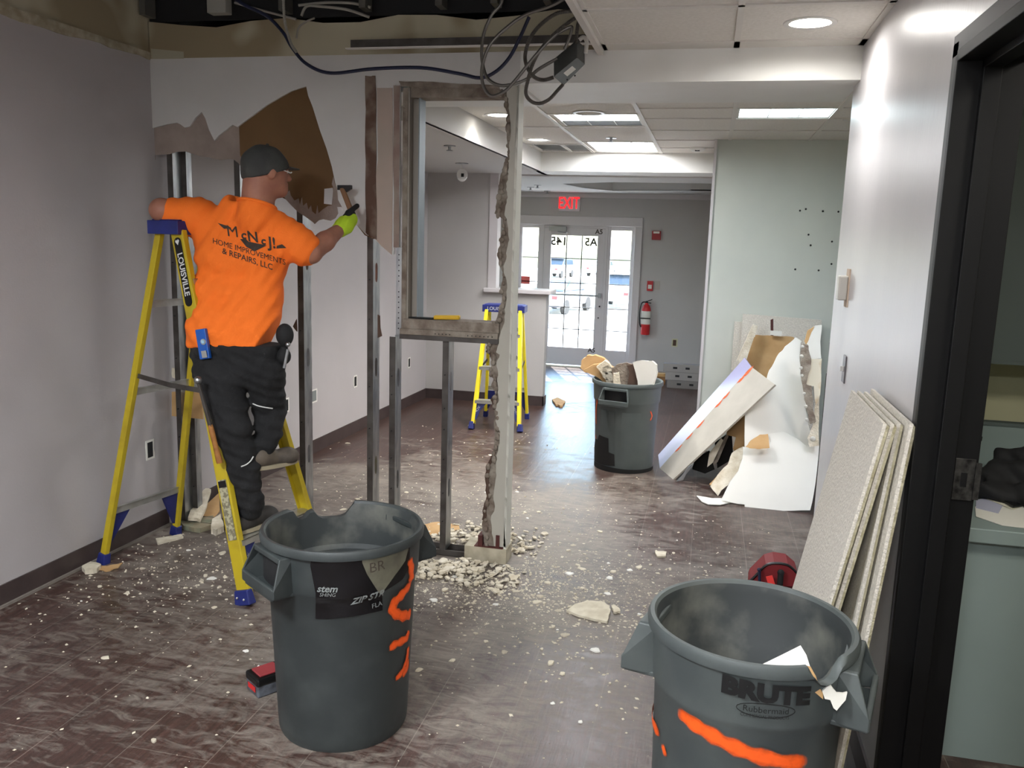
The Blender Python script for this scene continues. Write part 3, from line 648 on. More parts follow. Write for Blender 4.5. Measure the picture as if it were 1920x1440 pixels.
# extra downlights added to brighten the lobby, left bay and debris pile
for x, y, e in ((.9, 6.2, 40), (-2.4, 6.6, 26), (-2.6, 10.6, 40), (-.5, 9.2, 34)):
    t = downlight(x, y, 2.42 if x < -1.7 or y > 8.8 else 2.6, {(.9): 'added downlight brightening the debris pile', (-2.4): 'added downlight brightening the left bay from its low ceiling', (-2.6): 'added downlight brightening the lobby left of the entrance', (-.5): 'added downlight brightening the lobby behind the beam'}[x], e)
troffer(-2.1, .3, -1.5, .9, 2.66, 'unseen panel light added to brighten the near room, out of view on the left', mat('near room fill diffuser', (246, 250, 255), .5, emit=72))  # added fill light, out of view, to brighten the near room
troffer(-.45, -1.1, .0, -.5, 2.64, 'unseen panel light added to brighten the near room, behind the viewer on the right', MATS['near room fill diffuser'])  # second added fill light, behind the camera
# unseen panel light added to brighten the office
troffer(1.3, 1.3, 1.9, 1.9, 2.62, 'unseen panel light added for the office behind the doorway', mat('office fill diffuser', (255, 250, 240), .5, emit=15))
# portal for daylight
pd = bpy.data.lights.new('door_portal', 'AREA'); pd.shape = 'RECTANGLE'; pd.size = 1.7; pd.size_y = 2.0; pd.cycles.is_portal = True
po = bpy.data.objects.new('door_portal', pd); COL.objects.link(po); po.location = (-1.84, 12.0, 1.0); po.rotation_euler = (-math.pi / 2, 0, 0)

# ------------------------------------------------------------------ entrance: glazed door and sidelights
YG = YE + .06
def frame_rect(mb, x0, x1, z0, z1, w, y0, y1, wb=None):
    wb = w if wb is None else wb
    mb.box((x0, y0, z0), (x0 + w, y1, z1)); mb.box((x1 - w, y0, z0), (x1, y1, z1)); mb.box((x0 + w, y0, z1 - w), (x1 - w, y1, z1)); mb.box((x0 + w, y0, z0), (x1 - w, y1, z0 + wb))
def glazed(name, x0, x1, z0, z1, w, wb, cols, rows, yy, root=None):
    mb = MB(); frame_rect(mb, x0, x1, z0, z1, w, yy, yy + .045, wb)
    o = mb.build(name, M_trimw, root, bevel=.003, kind=None if root else 'structure')
    a, b, c, d = x0 + w, x1 - w, z0 + wb, z1 - w
    mb = MB(); mb.box((a, yy + .02, c), (b, yy + .025, d)); mb.build('pane', M_glass, o)
    mb = MB()
    for i in range(1, cols): x = a + (b - a) * i / cols; mb.box((x - .007, yy + .012, c), (x + .007, yy + .032, d))
    for zz in rows: mb.box((a, yy + .012, zz - .006), (b, yy + .032, zz + .006))
    mb.build('glazing_bars', mat('grey bars', (120, 116, 112), .6), o)
    return o
rows = [1.50, 1.16, 1.0 - .0, .74, .50]
rowsd = [1.51, 1.17, .83, .52]
dr = glazed('door_1', -2.30, -1.44, .01, 1.93, .105, .25, 3, rowsd, YG)
glazed('window_1', -2.66, -2.33, .0, 1.97, .05, .27, 1, rowsd, YG)
glazed('window_2', -1.42, -1.02, .0, 1.97, .06, .25, 1, rowsd, YG)
mb = MB(); mb.box((-2.33, YG, 1.93), (-1.42, YG + .05, 1.97)); mb.box((-2.335, YG - .01, 0), (-2.30, YG + .05, 1.97)); mb.box((-1.44, YG - .01, 0), (-1.405, YG + .05, 1.97)); mb.build('trim_16', M_trimw, kind='structure')
mb = MB(); mb.box((-2.22, YG - .07, 1.885), (-1.98, YG - .005, 1.945)); mb.beam((-2.10, YG - .05, 1.88), (-1.96, YG - .12, 1.86), .02, .012); mb.build('door_closer', mat('closer grey', (150, 150, 150), .4, .4), dr)
mb = MB(); mb.box((-2.28, YG - .045, .995), (-1.50, YG - .02, 1.02)); mb.box((-1.50, YG - .06, .98), (-1.46, YG, 1.04)); mb.build('push_bar', M_steel, dr)
mb = MB(); mb.sphere((-1.475, YG - .02, .86), .012); mb.sphere((-1.485, YG - .02, .70), .01); mb.build('lock', M_blackm, dr)
mid = lambda x0, y0, yy=YG - .004: (lambda u, v: Vector((x0 + u, yy, y0 + v)))
lettering('A5', .09, M_ink, dr, mid(-1.53, 1.885), bold=.002)
lettering('145', .16, mat('grey vinyl', (48, 46, 42), .6), dr, lambda u, v: Vector((-2.09 - u, YG + .018, 1.74 + v)), bold=.004)
lettering('A5', .15, MATS['grey vinyl'], dr, lambda u, v: Vector((-1.64 - u, YG + .018, 1.74 + v)), bold=.004)
lettering('A5', .09, M_ink, dr, mid(-1.56, .235), bold=.002)
# red sticker on left sidelight
p = py(980, 525, YG); box('sign_sticker', (p.x - .085, YG + .012, p.z - .055), (p.x + .10, YG + .016, p.z + .055), M_red, label='red rectangular sticker on the lower left sidelight of the entrance', cat='sticker')
# exit sign
ex = empty('exit_sign', (-1.95, YE, 2.17), 'red illuminated EXIT sign above the entrance door', 'sign')
box('housing', (-2.09, YE - .03, 2.155), (-1.80, YE - .001, 2.355), mat('clear sign plate', (206, 202, 204), .3), ex)
vs, fs = text_mesh('EXIT', .2, .001); mb = MB(); mb.add([Vector((-1.953 + v.x * .72, YE - .034, 2.258 + v.y * 1.12)) for v in vs], fs); mb.build('lettering', M_exit, ex)
# fire alarm parts, extinguisher
def pxbox(name, x0, y0, x1, y1, Y, d, m, label, cat, **kw):
    a = py(x0, y1, Y); b = py(x1, y0, Y); o = box(name, (a.x, Y - d, a.z), (b.x, Y, b.z), m, label=label, cat=cat, **kw); return o
hs = empty('alarm_strobe', (-.74, YE, 1.85), 'red fire alarm strobe high on the exit wall right of the door', 'alarm')
box('body', (-.80, YE - .045, 1.80), (-.68, YE, 1.92), mat('dark red plastic', (150, 26, 30), .4), hs, bevel=.004); box('flash_lens', (-.78, YE - .055, 1.885), (-.70, YE - .045, 1.912), M_paper, hs)
ps = empty('fire_alarm_pull', (-.73, YE, 1.14), 'small red and white fire alarm pull station on the exit wall', 'alarm')
a = py(1213, 545, YE); b = py(1225, 527, YE); box('body', (a.x, YE - .04, a.z), (b.x, YE, b.z), M_red, ps, bevel=.003); box('pull_bar', (a.x + .015, YE - .05, a.z + .03), (b.x - .015, YE - .04, b.z - .05), M_paper, ps)
pxbox('wall_plate', 1227, 527, 1238, 543, YE, .012, mat('beige plate', (176, 168, 158), .5), 'beige blank plate right of the fire alarm pull station', 'wall plate')
fe = empty('fire_extinguisher', (-.82, YE - .08, .52), 'red fire extinguisher hung on the exit wall with a black hose', 'fire extinguisher')
cx, cy = -.815, YE - .085
mb = MB(); mb.lathe([(.0, .51), (.058, .515), (.062, .53), (.062, .86), (.05, .90), (.025, .93), (.02, .95), (.0, .95)], 24, (cx, cy, 0)); mb.build('cylinder', M_red, fe, smooth=True)
mb = MB(); mb.lathe([(.0635, .66), (.0635, .84)], 24, (cx, cy, 0)); mb.build('label_band', M_paper, fe, smooth=True)
mb = MB(); mb.tube(spline([(cx, cy - .02, .96), (cx - .06, cy - .03, .95), (cx - .085, cy - .03, .85), (cx - .08, cy - .03, .68), (cx - .06, cy - .03, .62)], 6), .009); mb.box((cx - .07, cy - .07, .735), (cx + .066, cy - .055, .75)); mb.build('hose', M_black, fe, smooth=True)
mb = MB(); mb.beam((cx - .01, cy, .965), (cx + .07, cy - .02, 1.0), .02, .01); mb.beam((cx - .02, cy, .955), (cx + .06, cy - .02, .95), .02, .01); mb.box((cx - .015, cy - .015, .93), (cx + .015, cy + .015, .975)); mb.build('valve_handle', M_blackm, fe)
def outlet_hole(name, cx_, cz, parent_plane, label, w=.045, h=.07, y=None):
    t = empty(name, (cx_, y, cz - h), label, 'electrical box'); return t
o = empty('wall_outlet', (-.415, YE, .40), 'brown outlet on the exit wall below the fire extinguisher', 'outlet'); box('plate', (-.45, YE - .006, .36), (-.37, YE, .47), M_cream, o); box('socket', (-.435, YE - .012, .375), (-.39, YE - .006, .455), M_brown, o)

# outlet openings on the left wall
def lopen(px_, py_, lab, open_=True, w=.05, h=.085):
    X = -3.1
    for _ in range(4): p = pxx(px_, py_, X); X = lwx(p.y)
    t = empty('outlet_box', (X, p.y, p.z - h / 2), lab, 'electrical box', 'bare electrical boxes in the left wall')
    mb = MB(); mb.box((X - .04, p.y - w / 2, p.z - h / 2), (X + .002, p.y + w / 2, p.z + h / 2)); mb.build('box', M_blackm if open_ else M_ghost, t)
    mb = MB(); rim = rough([(0, p.y - w / 2 - .012, p.z - h / 2 - .012), (0, p.y + w / 2 + .012, p.z - h / 2 - .012), (0, p.y + w / 2 + .012, p.z + h / 2 + .012), (0, p.y - w / 2 - .012, p.z + h / 2 + .012)], .004, 4, int(px_))
    mb.slab([[Vector((X + .003, q.y, q.z)) for q in rim], [Vector((X + .003, y, z)) for y, z in ((p.y - w / 2, p.z - h / 2), (p.y - w / 2, p.z + h / 2), (p.y + w / 2, p.z + h / 2), (p.y + w / 2, p.z - h / 2))]], (-.004, 0, 0)); mb.build('broken_rim', M_wsheet, t)
lopen(281, 843, 'open electrical box in the left wall between the tall ladder\'s rear legs', h=.09)
lopen(537, 760, 'open electrical box in the left wall just right of the worker\'s knee')
lopen(587, 743, 'grey square electrical box in the left wall with a curled wire', False, w=.11, h=.085)
lopen(666, 715, 'open electrical box in the left wall seen between the two tall studs')
lopen(767, 680, 'open electrical box in the left wall nearest the far corner')

# sprinklers, spot, detector on ceilings
def sprinkler(p, lab):
    t = empty('sprinkler_head', p, lab, 'sprinkler', 'ceiling sprinkler heads'); 
    mb = MB(); mb.lathe([(.0, 0), (.045, 0), (.045, -.006), (.012, -.008), (.01, -.03), (.025, -.034), (.025, -.038), (0, -.038)], 20, p); mb.build('escutcheon', M_steel, t, smooth=True); return t
sprinkler(fl(843, 273, 2.42), 'small sprinkler head on the low ceiling of the left bay')
sprinkler(fl(784, 271, 2.42), 'sprinkler plate on the low ceiling at the edge of the window opening')
sprinkler(fl(1146, 258, 2.60), 'sprinkler head between the two lit ceiling panels')
sprinkler(fl(1008, 347, 2.405), 'sprinkler head on the lobby ceiling left of the tray')
sprinkler(Vector((-2.2, 11.45, 2.405)), 'round ceiling plate near the exit wall')
sprinkler(fl(995, 351, 2.405), 'small round ceiling fixture beside the white post in the lobby')
p = fl(1308, 277, 2.6); sm = empty('smoke_detector', p, 'white smoke detector on the tiled ceiling left of the green-white wall', 'smoke detector')
mb = MB(); mb.lathe([(0, 0), (.07, 0), (.07, -.012), (.045, -.035), (0, -.038)], 24, p); mb.build('cover', M_white, sm, smooth=True); box('sensor_port', (p.x - .02, p.y - .052, 2.565), (p.x + .02, p.y - .045, 2.575), M_blackm, sm)
p = fl(866, 306, 2.42); sp = empty('spot_lamp', p, 'white track spot lamp hanging from the low ceiling of the left bay', 'lamp')
mb = MB(); mb.lathe([(0, 0), (.06, 0), (.06, -.006), (0, -.008)], 24, p); mb.build('canopy', M_steel, sp)
mb = MB(); mb.tube([p, p + Vector((0, 0, -.07))], .006); mb.build('stem', M_white, sp)
mb = MB(); ax = Matrix.Rotation(math.radians(80), 3, 'X') @ Matrix.Rotation(.3, 3, 'Y'); mb.lathe([(0, -.05), (.045, -.045), (.05, .02), (.05, .05), (.0, .05)], 20, p + Vector((.005, 0, -.11)), axis=ax); mb.build('head', M_white, sp, smooth=True)
box('lens', (p.x + .012, p.y - .058, p.z - .125), (p.x + .036, p.y - .05, p.z - .095), M_blackm, sp)

# ------------------------------------------------------------------ exterior
def ES(name, lo, hi, m, **kw): return box(name, lo, hi, m, **kw)
S('floor', (-60, 26.0, -1.7), (50, 120, -1.5), M_asph)
MB().add([(-60, 15, -.03), (50, 15, -.03), (50, 26, -1.5), (-60, 26, -1.5)], [(0, 1, 2, 3)]).build('floor', M_asph, kind='structure')
S('floor', (-60, 12.0, -.12), (50, 15, -.03), M_asph)
S('floor', (-3.5, 12.0, -.03), (2, 14.2, -.015), mat('concrete walk', (200, 196, 190), .9))
centre(box('hedge', (-60, 100, -1.5), (50, 102, .4), M_grass, label='far low hedge line across the parking lot', cat='hedge'))
def car(x, y, rz, mbody, label, L=4.5, Wd=1.8, H=1.5, suv=False, z=-.03):
    t = empty('car', (x, y, z), label, 'car', 'cars parked outside the entrance'); R = Matrix.Translation((x, y, z)) @ Matrix.Rotation(rz, 4, 'Z')
    prof = [(-L / 2, .35), (-L / 2, .75), (-L / 2 + .1, .95), (-L * .22, 1.02), (L * .46, .98), (L / 2, .8), (L / 2, .35)] if not suv else [(-L / 2, .4), (-L / 2, 1.05), (-L / 2 + .1, 1.1), (-L * .2, 1.12), (L * .47, 1.08), (L / 2, .9), (L / 2, .4)]
    mb = MB(); mb.slab([[R @ Vector((a, -Wd / 2, b)) for a, b in prof]], (R.to_3x3() @ Vector((0, Wd, 0)))); b = mb.build('body', mbody, t, bevel=.08, smooth=True)
    cab = [(-L * .32, 1.0), (-L * .16, H), (L * .2, H), (L * .36, 1.0)] if not suv else [(-L * .2, 1.1), (-L * .1, H), (L * .40, H), (L * .46, 1.1)]
    mb = MB(); mb.slab([[R @ Vector((a, -Wd / 2 + .12, b)) for a, b in cab]], (R.to_3x3() @ Vector((0, Wd - .24, 0)))); mb.build('cabin', M_cglass, t, bevel=.06, smooth=True)
    mb = MB(); mb.slab([[R @ Vector((a, -Wd / 2 + .2, H - .005)) for a in ()] or [R @ Vector(q) for q in ((-L * .15, -Wd / 2 + .18, H), (L * .2 if not suv else L * .39, -Wd / 2 + .18, H), (L * .2 if not suv else L * .39, Wd / 2 - .18, H), (-L * .15, Wd / 2 - .18, H))]], (0, 0, .04)); mb.build('roof', mbody, t, bevel=.02)
    for sx in (-.31, .31):
        for sy in (-1, 1):
            c = R @ Vector((sx * L, sy * (Wd / 2 - .08), .33)); mb = MB(); mb.lathe([(.0, -.11), (.33, -.10), (.33, .10), (.0, .11)], 24, c, axis=(Matrix.Rotation(rz, 3, 'Z') @ Matrix.Rotation(math.pi / 2, 3, 'X'))); w = mb.build('wheel', M_tyre, t, smooth=True)
            mb = MB(); mb.lathe([(.0, -.12), (.2, -.115)], 20, c, axis=(Matrix.Rotation(rz, 3, 'Z') @ Matrix.Rotation(math.pi / 2, 3, 'X'))); mb.build('hubcap', M_steel, w)
    for sy in (-1, 1):
        mb = MB(); mb.box((-L / 2 - .01, sy * (Wd / 2 - .25) - .12, .7), (-L / 2 + .03, sy * (Wd / 2 - .25) + .12, .85), R); mb.build('lamp', M_red, t)
    return t
CARS = [(1034, 590, 78, M_card, 'dark car with red lamps seen through the left of the entrance door', False), (1156, 580, 85, M_carw, 'silver car seen through the right sidelight', True), (1122, 519, 80, M_carw, 'distant pale car seen through the right of the entrance door', False), (1038, 521, 80, M_card, 'distant dark car seen through the left door pane', True)]
for x_, y_, a_, m_, lb_, sv_ in CARS:
    p = fl(x_, y_, -1.5); p = EYE + (p - EYE) * (1 if y_ > 560 else 1); car(p.x, p.y + 2, math.radians(a_), m_, lb_, suv=sv_, H=1.65 if sv_ else 1.45, z=-1.5)

# ------------------------------------------------------------------ near ladder and far ladder
def ladder(O, ax, H, fx, rx, wf, wr, wt, nst, yel, label, group, step0=.29, capx=(-.13, .065), braces=True, word=True, capword=False):
    t = empty('step_ladder', (O[0], O[1], 0), label, 'ladder', group)
    ax = Vector((ax[0], ax[1], 0)).normalized(); w = Vector((-ax.y, ax.x, 0)); Z = Vector((0, 0, 1)); O = Vector((O[0], O[1], 0))
    P = lambda a, b, c: O + ax * a + w * b + Z * c
    R = Matrix((ax, w, Z)).transposed().to_4x4(); R.translation = O
    zt = H - .05
    fr = lambda s, z: P(fx + (.03 - fx) * z / zt, s * (wf / 2 + (wt - wf) / 2 * z / zt), z)
    rr = lambda s, z: P(rx + (-.09 - rx) * z / zt, s * (wr / 2 + (wt * .92 - wr) / 2 * z / zt), z)
    for s in (-1, 1):
        mb = MB(); a = fr(s, .05); b = fr(s, zt); mb.beam(a, b, .07, .012, side=ax); d = (b - a).normalized(); u = (ax - d * ax.dot(d)).normalized()
        for q in (-.033, .033): mb.beam(a + u * q - w * s * .012, b + u * q - w * s * .012, .006, .03, side=u)
        fo = mb.build('front_rail', yel, t, bevel=.002)
        mb = MB(); mb.beam(rr(s, .05), rr(s, zt), .036, .028, side=ax); mb.build('rear_rail', yel, t, bevel=.003)
        mb = MB(); c = fr(s, 0); c2 = fr(s, .07); mb.beam((c.x, c.y, 0), c2, .095, .05, side=ax, w1=.082, d1=.036); fb = mb.build('foot', M_blue, t, bevel=.006)
        mb = MB(); n = -w * 1.0
        for q in (-.02, .02): mb.sphere(fr(s, .035) + ax * q + w * (-.027), .006, 8, 6)
        mb.build('rivet', M_alu, fb)
        mb = MB(); c = rr(s, 0); mb.beam((c.x, c.y, 0), rr(s, .06), .06, .045, side=ax, w1=.045); mb.build('foot', M_blue, t, bevel=.006)
        # spreader
        mb = MB(); z = H * .57 if H > 1.5 else H * .52; a = rr(s, z); b = fr(s, z - .03); m_ = (a + b) / 2 + Vector((0, 0, -.01)); mb.beam(a, m_, .004, .024, side=w); mb.beam(m_, b, .004, .024, side=w); mb.build('spreader', M_steeld, t)
        if braces:
            mb = MB(); b0 = fr(s, .09); b1 = fr(s, step0 - .01); c1 = b1 - w * s * .13; mb.slab([[b0 - w * s * .015, b0 - w * s * .04, c1 * .5 + b0 * .5 - w * s * (-.0) , c1, b1 - w * s * .015]], ax * .02); gb = mb.build('corner_brace', M_blue, t)
            q0 = (b0 * .5 + b1 * .5) - w * s * .035; dr_ = (c1 - b0).normalized(); dr_ = dr_ if s > 0 else dr_
            e1 = (b1 - w * s * .10 - b0).normalized(); e1 = e1 if e1.dot(w) > 0 else -e1; e1 = e1 * (1)
            side_dir = ax if True else -ax
            lettering('SHOX', .035, M_inkw, gb, lambda u, v, q0=q0, e1=e1: q0 + e1 * u + Vector((0, 0, 1)).cross(e1).cross(e1).normalized() * (-v) + ax * .024)
            mb = MB(); b0 = rr(s, .08); b1 = rr(s, .27); mb.slab([[b0, b1, b1 - w * s * .12, b0 - w * s * .02]], -ax * .015); mb.build('rear_brace', M_blue, t)
    for i in range(nst):
        z = step0 + .305 * i
        if z > H - .15: break
        a = fr(-1, z); b = fr(1, z); mb = MB(); m_ = (a + b) / 2; hw = (b - a).length / 2 - .008
        X = R.copy(); X.translation = m_; mb.box((-.045, -hw, -.004), (.045, hw, 0), X); mb.box((.041, -hw, -.03), (.045, hw, 0), X); mb.box((-.045, -hw, -.03), (-.041, hw, 0), X); mb.build('step', M_alu, t)
    for z in ([.29, .93, 1.38] if H > 1.5 else [.3, .62, .9]):
        a = rr(-1, z); b = rr(1, z); mb = MB(); mb.beam(a, b, .006, .035, side=ax); mb.beam(a + Vector((0, 0, .017)), b + Vector((0, 0, .017)), .02, .003, side=ax); mb.build('rear_bar', M_alu, t)
    mb = MB(); mb.box((capx[0], -wt / 2 - .03, H - .065), (capx[1], wt / 2 + .03, H), R); mb.box((capx[0] + .01, -wt / 2 - .01, H), (capx[1] - .01, wt / 2 + .01, H + .006), R); cp = mb.build('top_cap', M_blue, t, bevel=.008)
    if word:
        mb = MB(); a = fr(-1, zt - .33); b = fr(-1, zt - .05); d = (b - a).normalized(); u = (ax - d * ax.dot(d)).normalized(); n = -w * .0075; cc = []
        for i in range(12): th = math.pi * i / 11; cc.append(b + n + u * (.022 * math.cos(th)) + d * (.022 * math.sin(th)))
        for i in range(12): th = math.pi + math.pi * i / 11; cc.append(a + n + u * (.022 * math.cos(th)) + d * (.022 * math.sin(th)))
        mb.slab([cc], -w * .001); lb = mb.build('label', M_black, t)
        lettering('LOUISVILLE', .045, M_inkw, lb, lambda q, v: (a + b) / 2 - d * .012 - w * .0095 - d * q * .92 + u * v, bold=.001)
        mb = MB(); mb.slab([[b - w * .0095 + u * x - d * (.0 - y) for x, y in ((0, -.015), (.013, .004), (.006, .012), (0, .006), (-.006, .012), (-.013, .004))]], -w * .001); mb.build('emblem', M_inkw, lb)
        mb = MB(); a2 = fr(-1, .30); b2 = fr(-1, .58); mb.slab([[a2 - w * .0075 - u * .024, a2 - w * .0075 + u * .026, b2 - w * .0075 + u * .026, b2 - w * .0075 - u * .024]], -w * .001); l2 = mb.build('sticker', mat('warning sticker', (176, 170, 140), .6, c2=(120, 114, 92), scale=60, lo=.45, hi=.55), t)
        mb = MB(); a3 = fr(-1, .545); b3 = fr(-1, .575); mb.slab([[a3 - w * .009 - u * .022, a3 - w * .009 + u * .024, b3 - w * .009 + u * .024, b3 - w * .009 - u * .022]], -w * .001); mb.build('sticker_header', M_black, l2)
    if capword:
        lettering('LOUISVILLE', .045, M_inkw, cp, lambda q, v: P(capx[1] + .002, q - .04, H - .033 + v))
    return t, P, fr, rr
LAD1, LP, LF, LR = ladder((-2.50, 3.82), (.98, -.19), 1.79, .52, -.48, .60, .50, .32, 5, M_yel, 'tall dirty yellow step ladder with a blue cap that the worker stands on', None, step0=.30)
ladder((-1.86, 7.76), (.07, -.99), 1.14, .31, -.30, .46, .42, .34, 3, M_yel2, 'short clean yellow step ladder standing open behind the torn post', None, step0=.27, word=False, capword=True)

# ------------------------------------------------------------------ trash cans
def ribbon(path, width, f, m, name, parent, n=7, label=None):
    pts = spline([(a, b, 0) for a, b in path], 10); vs = []; al = []
    for i, p in enumerate(pts):
        t = (pts[min(i + 1, len(pts) - 1)] - pts[max(i - 1, 0)]).normalized(); nr = Vector((-t.y, t.x, 0)); e = min(i, len(pts) - 1 - i) / 4
        wv = width * (.55 + .45 * min(1, e)) * (1 + .15 * math.sin(i * .9))
        for k in range(n):
            u = -1 + 2 * k / (n - 1); q = p + nr * (u * wv / 2); vs.append(f(q.x, q.y)); al.append(max(0, 1 - abs(u) ** 3) * min(1, e + .15))
    fs = [(i * n + k, i * n + k + 1, (i + 1) * n + k + 1, (i + 1) * n + k) for i in range(len(pts) - 1) for k in range(n - 1)]
    o = MB().add(vs, fs).build(name, m, parent, smooth=True); at = o.data.attributes.new('fade', 'FLOAT', 'POINT'); at.data.foreach_set('value', al)
    if label: o['label'] = label
    return o
def spray_mat():
    m = bpy.data.materials.new('orange spray paint soft'); m.use_nodes = True; t = m.node_tree; L = t.links.new; p = t.nodes['Principled BSDF']; p.inputs['Base Color'].default_value = lin((236, 88, 16)); p.inputs['Roughness'].default_value = .6
    a = t.nodes.new('ShaderNodeAttribute'); a.attribute_name = 'fade'; tc = t.nodes.new('ShaderNodeTexCoord'); n = t.nodes.new('ShaderNodeTexNoise'); n.inputs['Scale'].default_value = 45; n.inputs['Detail'].default_value = 6; L(tc.outputs['Object'], n.inputs['Vector'])
    b = t.nodes.new('ShaderNodeMath'); b.operation = 'MULTIPLY_ADD'; b.inputs[1].default_value = 1.5; L(a.outputs['Fac'], b.inputs[0]); c = t.nodes.new('ShaderNodeMath'); c.operation = 'MULTIPLY_ADD'; c.inputs[1].default_value = .9; c.inputs[2].default_value = -.9; L(n.outputs['Fac'], c.inputs[0]); L(c.outputs[0], b.inputs[2]); b.use_clamp = True
    L(b.outputs[0], p.inputs['Alpha']); return m
M_spray = spray_mat()
def can(C, H, rt, rb, label, m, hand, cut=None, dust=M_candust, band=.165, group='grey round trash cans', seg=96, panels=None):
    x, y = C; t = empty('trash_can', (x, y, 0), label, 'trash can', None)
    zb = H - band
    rad = lambda z: (rb + (rt * .925 - rb) * z / zb) + max(0, 1 - (zb - z) / .012) * rt * .03 if z < zb else (rt * .955 + (rt * .985 - rt * .955) * (z - zb) / band)
    outer = [(.001, .004), (rb - .02, .004), (rb - .005, .0), (rb, .012)] + [(rad(z), z) for z in (.05, .15, .25, .35, zb - .012)] + [(rt * .95, zb), (rad(zb + .01), zb + .012), (rad(H - .03), H - .034), (rt + .006, H - .03), (rt + .008, H - .012), (rt + .002, H), (rt - .008, H), (rt - .014, H - .008)]
    inner = [(rt - .02, H - .03), (rt - .026, zb), (rt * .925 - .02, zb - .015)] + [(rad(z) - .012, z) for z in (.35, .2, .03)] + [(.001, .02)]
    mb = MB(); mb.lathe(outer, seg, (x, y, 0), zc=cut); bd = mb.build('body', m, t, smooth=True)
    mb = MB(); mb.lathe([(rt - .014, H - .008)] + inner, seg, (x, y, 0), zc=cut); mb.build('liner_wall', dust, t, smooth=True)
    for a in hand:
        Rz = Matrix.Translation((x, y, 0)) @ Matrix.Rotation(a, 4, 'Z'); r0 = rt * .97
        hw = .10; zt_, zl = H - .035, H - .17
        # cheeks + grip; the hand opening stays open below
        mb = MB()
        for s in (-1, 1):
            prof = [(r0 - .03, zt_), (rt + .012, zt_ ), (rt + .047, zl + .04), (rt + .047, zl + .01), (r0 - .03, zl - .0)]
            mb.slab([[Rz @ Vector((q, s * (hw + (.012 if q > rt + .03 else -.012)), z)) for q, z in prof]], Rz.to_3x3() @ Vector((0, s * .008, 0)))
        mb.box((rt + .035, -hw - .014, zl + .008), (rt + .049, hw + .014, zl + .045), Rz); mb.box((r0 - .03, -hw, zl - .002), (rt + .045, hw, zl + .012), Rz)
        mb.box((r0 - .02, -hw + .01, zt_ - .02), (rt + .014, hw - .01, zt_), Rz)
        mb.build('handle', m, t, bevel=.005)
        mb = MB(); mb.add([Rz @ Vector((math.sqrt(max(0, (rt * .985 + .001) ** 2 - yy * yy)), yy, z)) for z in (zl + .01, zt_ - .02) for yy in [-hw + 2 * hw * i / 8 for i in range(9)]], [(i, i + 1, i + 10, i + 9) for i in range(8)]); mb.build('handle_shade', M_blackm, t)  # black sheet painting the shade inside the hand opening
    if panels:
        for a, wd in panels:
            vs = []
            for z in (.06, zb - .06):
                for i in range(9): th = a + wd * (i / 8 - .5); r = rad(z) + .004; vs.append((x + r * math.cos(th), y + r * math.sin(th), z))
            MB().add(vs, [(i, i + 1, i + 10, i + 9) for i in range(8)]).build('rib_panel', m, t, smooth=True)
    def wrap(a0, z0, off=.002): return lambda u, v: (lambda z: (lambda r: Vector((x + r * math.cos(a0 + u / r), y + r * math.sin(a0 + u / r), z)))(rad(z) + off))(z0 + v)
    return t, wrap, rad
def ang(C, p): return math.atan2(p.y - C[1], p.x - C[0])
# near left can
C1 = (-1.205, 2.67); H1 = .74
def notch(list_, H):
    def f(a):
        z = H + 1
        for c, w_, dpt, sharp in list_:
            d = (a - c + math.pi) % (2 * math.pi) - math.pi
            if abs(d) < w_: z = min(z, H - dpt * (1 - (abs(d) / w_) ** sharp))
        return z
    return f
a1 = ang(C1, fl(548, 960, .70)); a2 = ang(C1, fl(600, 950, .70)); a3 = ang(C1, fl(650, 945, .70))
t1, w1, r1 = can(C1, H1, .278, .230, 'front left grey trash can with a chipped rim and black film band', M_can, (ang(C1, fl(520, 1085, .60)), ang(C1, fl(520, 1085, .60)) + math.pi), cut=notch([(a1, .17, .05, 2), ((a2 + a3) / 2 + .05, .30, .062, 4)], H1))
af = ang(C1, fl(640, 1100, .5))   # side facing the camera
c1cam = math.atan2(-C1[1], -C1[0])
def arcpatch(w, u0, u1, v0, v1, m, name, parent, n=16, wob=0, seed=0):
    rnd = random.Random(seed); vs = []
    for j in range(9):
        for i in range(n + 1):
            u = u0 + (u1 - u0) * i / n; v = v0 + (v1 - v0) * j / 8
            if wob and (i in (0, n)): u += rnd.uniform(-wob, wob)
            if wob and (j in (0, 8)): v += rnd.uniform(-wob, wob)
            vs.append(w(u, v))
    return MB().add(vs, [(j * (n + 1) + i, j * (n + 1) + i + 1, (j + 1) * (n + 1) + i + 1, (j + 1) * (n + 1) + i) for j in range(8) for i in range(n)]).build(name, m, parent, smooth=True)
def invcan(C, rad, px_, py_):
    """pixel -> (angle, z) on the visible outside of a can"""
    d = ray(px_, py_); r = .26; 
    for _ in range(8):
        a = d.x ** 2 + d.y ** 2; b = 2 * (d.x * (EYE.x - C[0]) + d.y * (EYE.y - C[1])); c = (EYE.x - C[0]) ** 2 + (EYE.y - C[1]) ** 2 - r * r
        disc = max(b * b - 4 * a * c, 0); tt = (-b - math.sqrt(disc)) / (2 * a); p = EYE + d * tt; r = rad(p.z) + .002
    return math.atan2(p.y - C[1], p.x - C[0]), p.z
A0, z0 = invcan(C1, r1, 640, 1050)
W1 = w1(A0, 0, .0035)
def c1px(x, y): a, z = invcan(C1, r1, x, y); return ((a - A0) * .27, z)
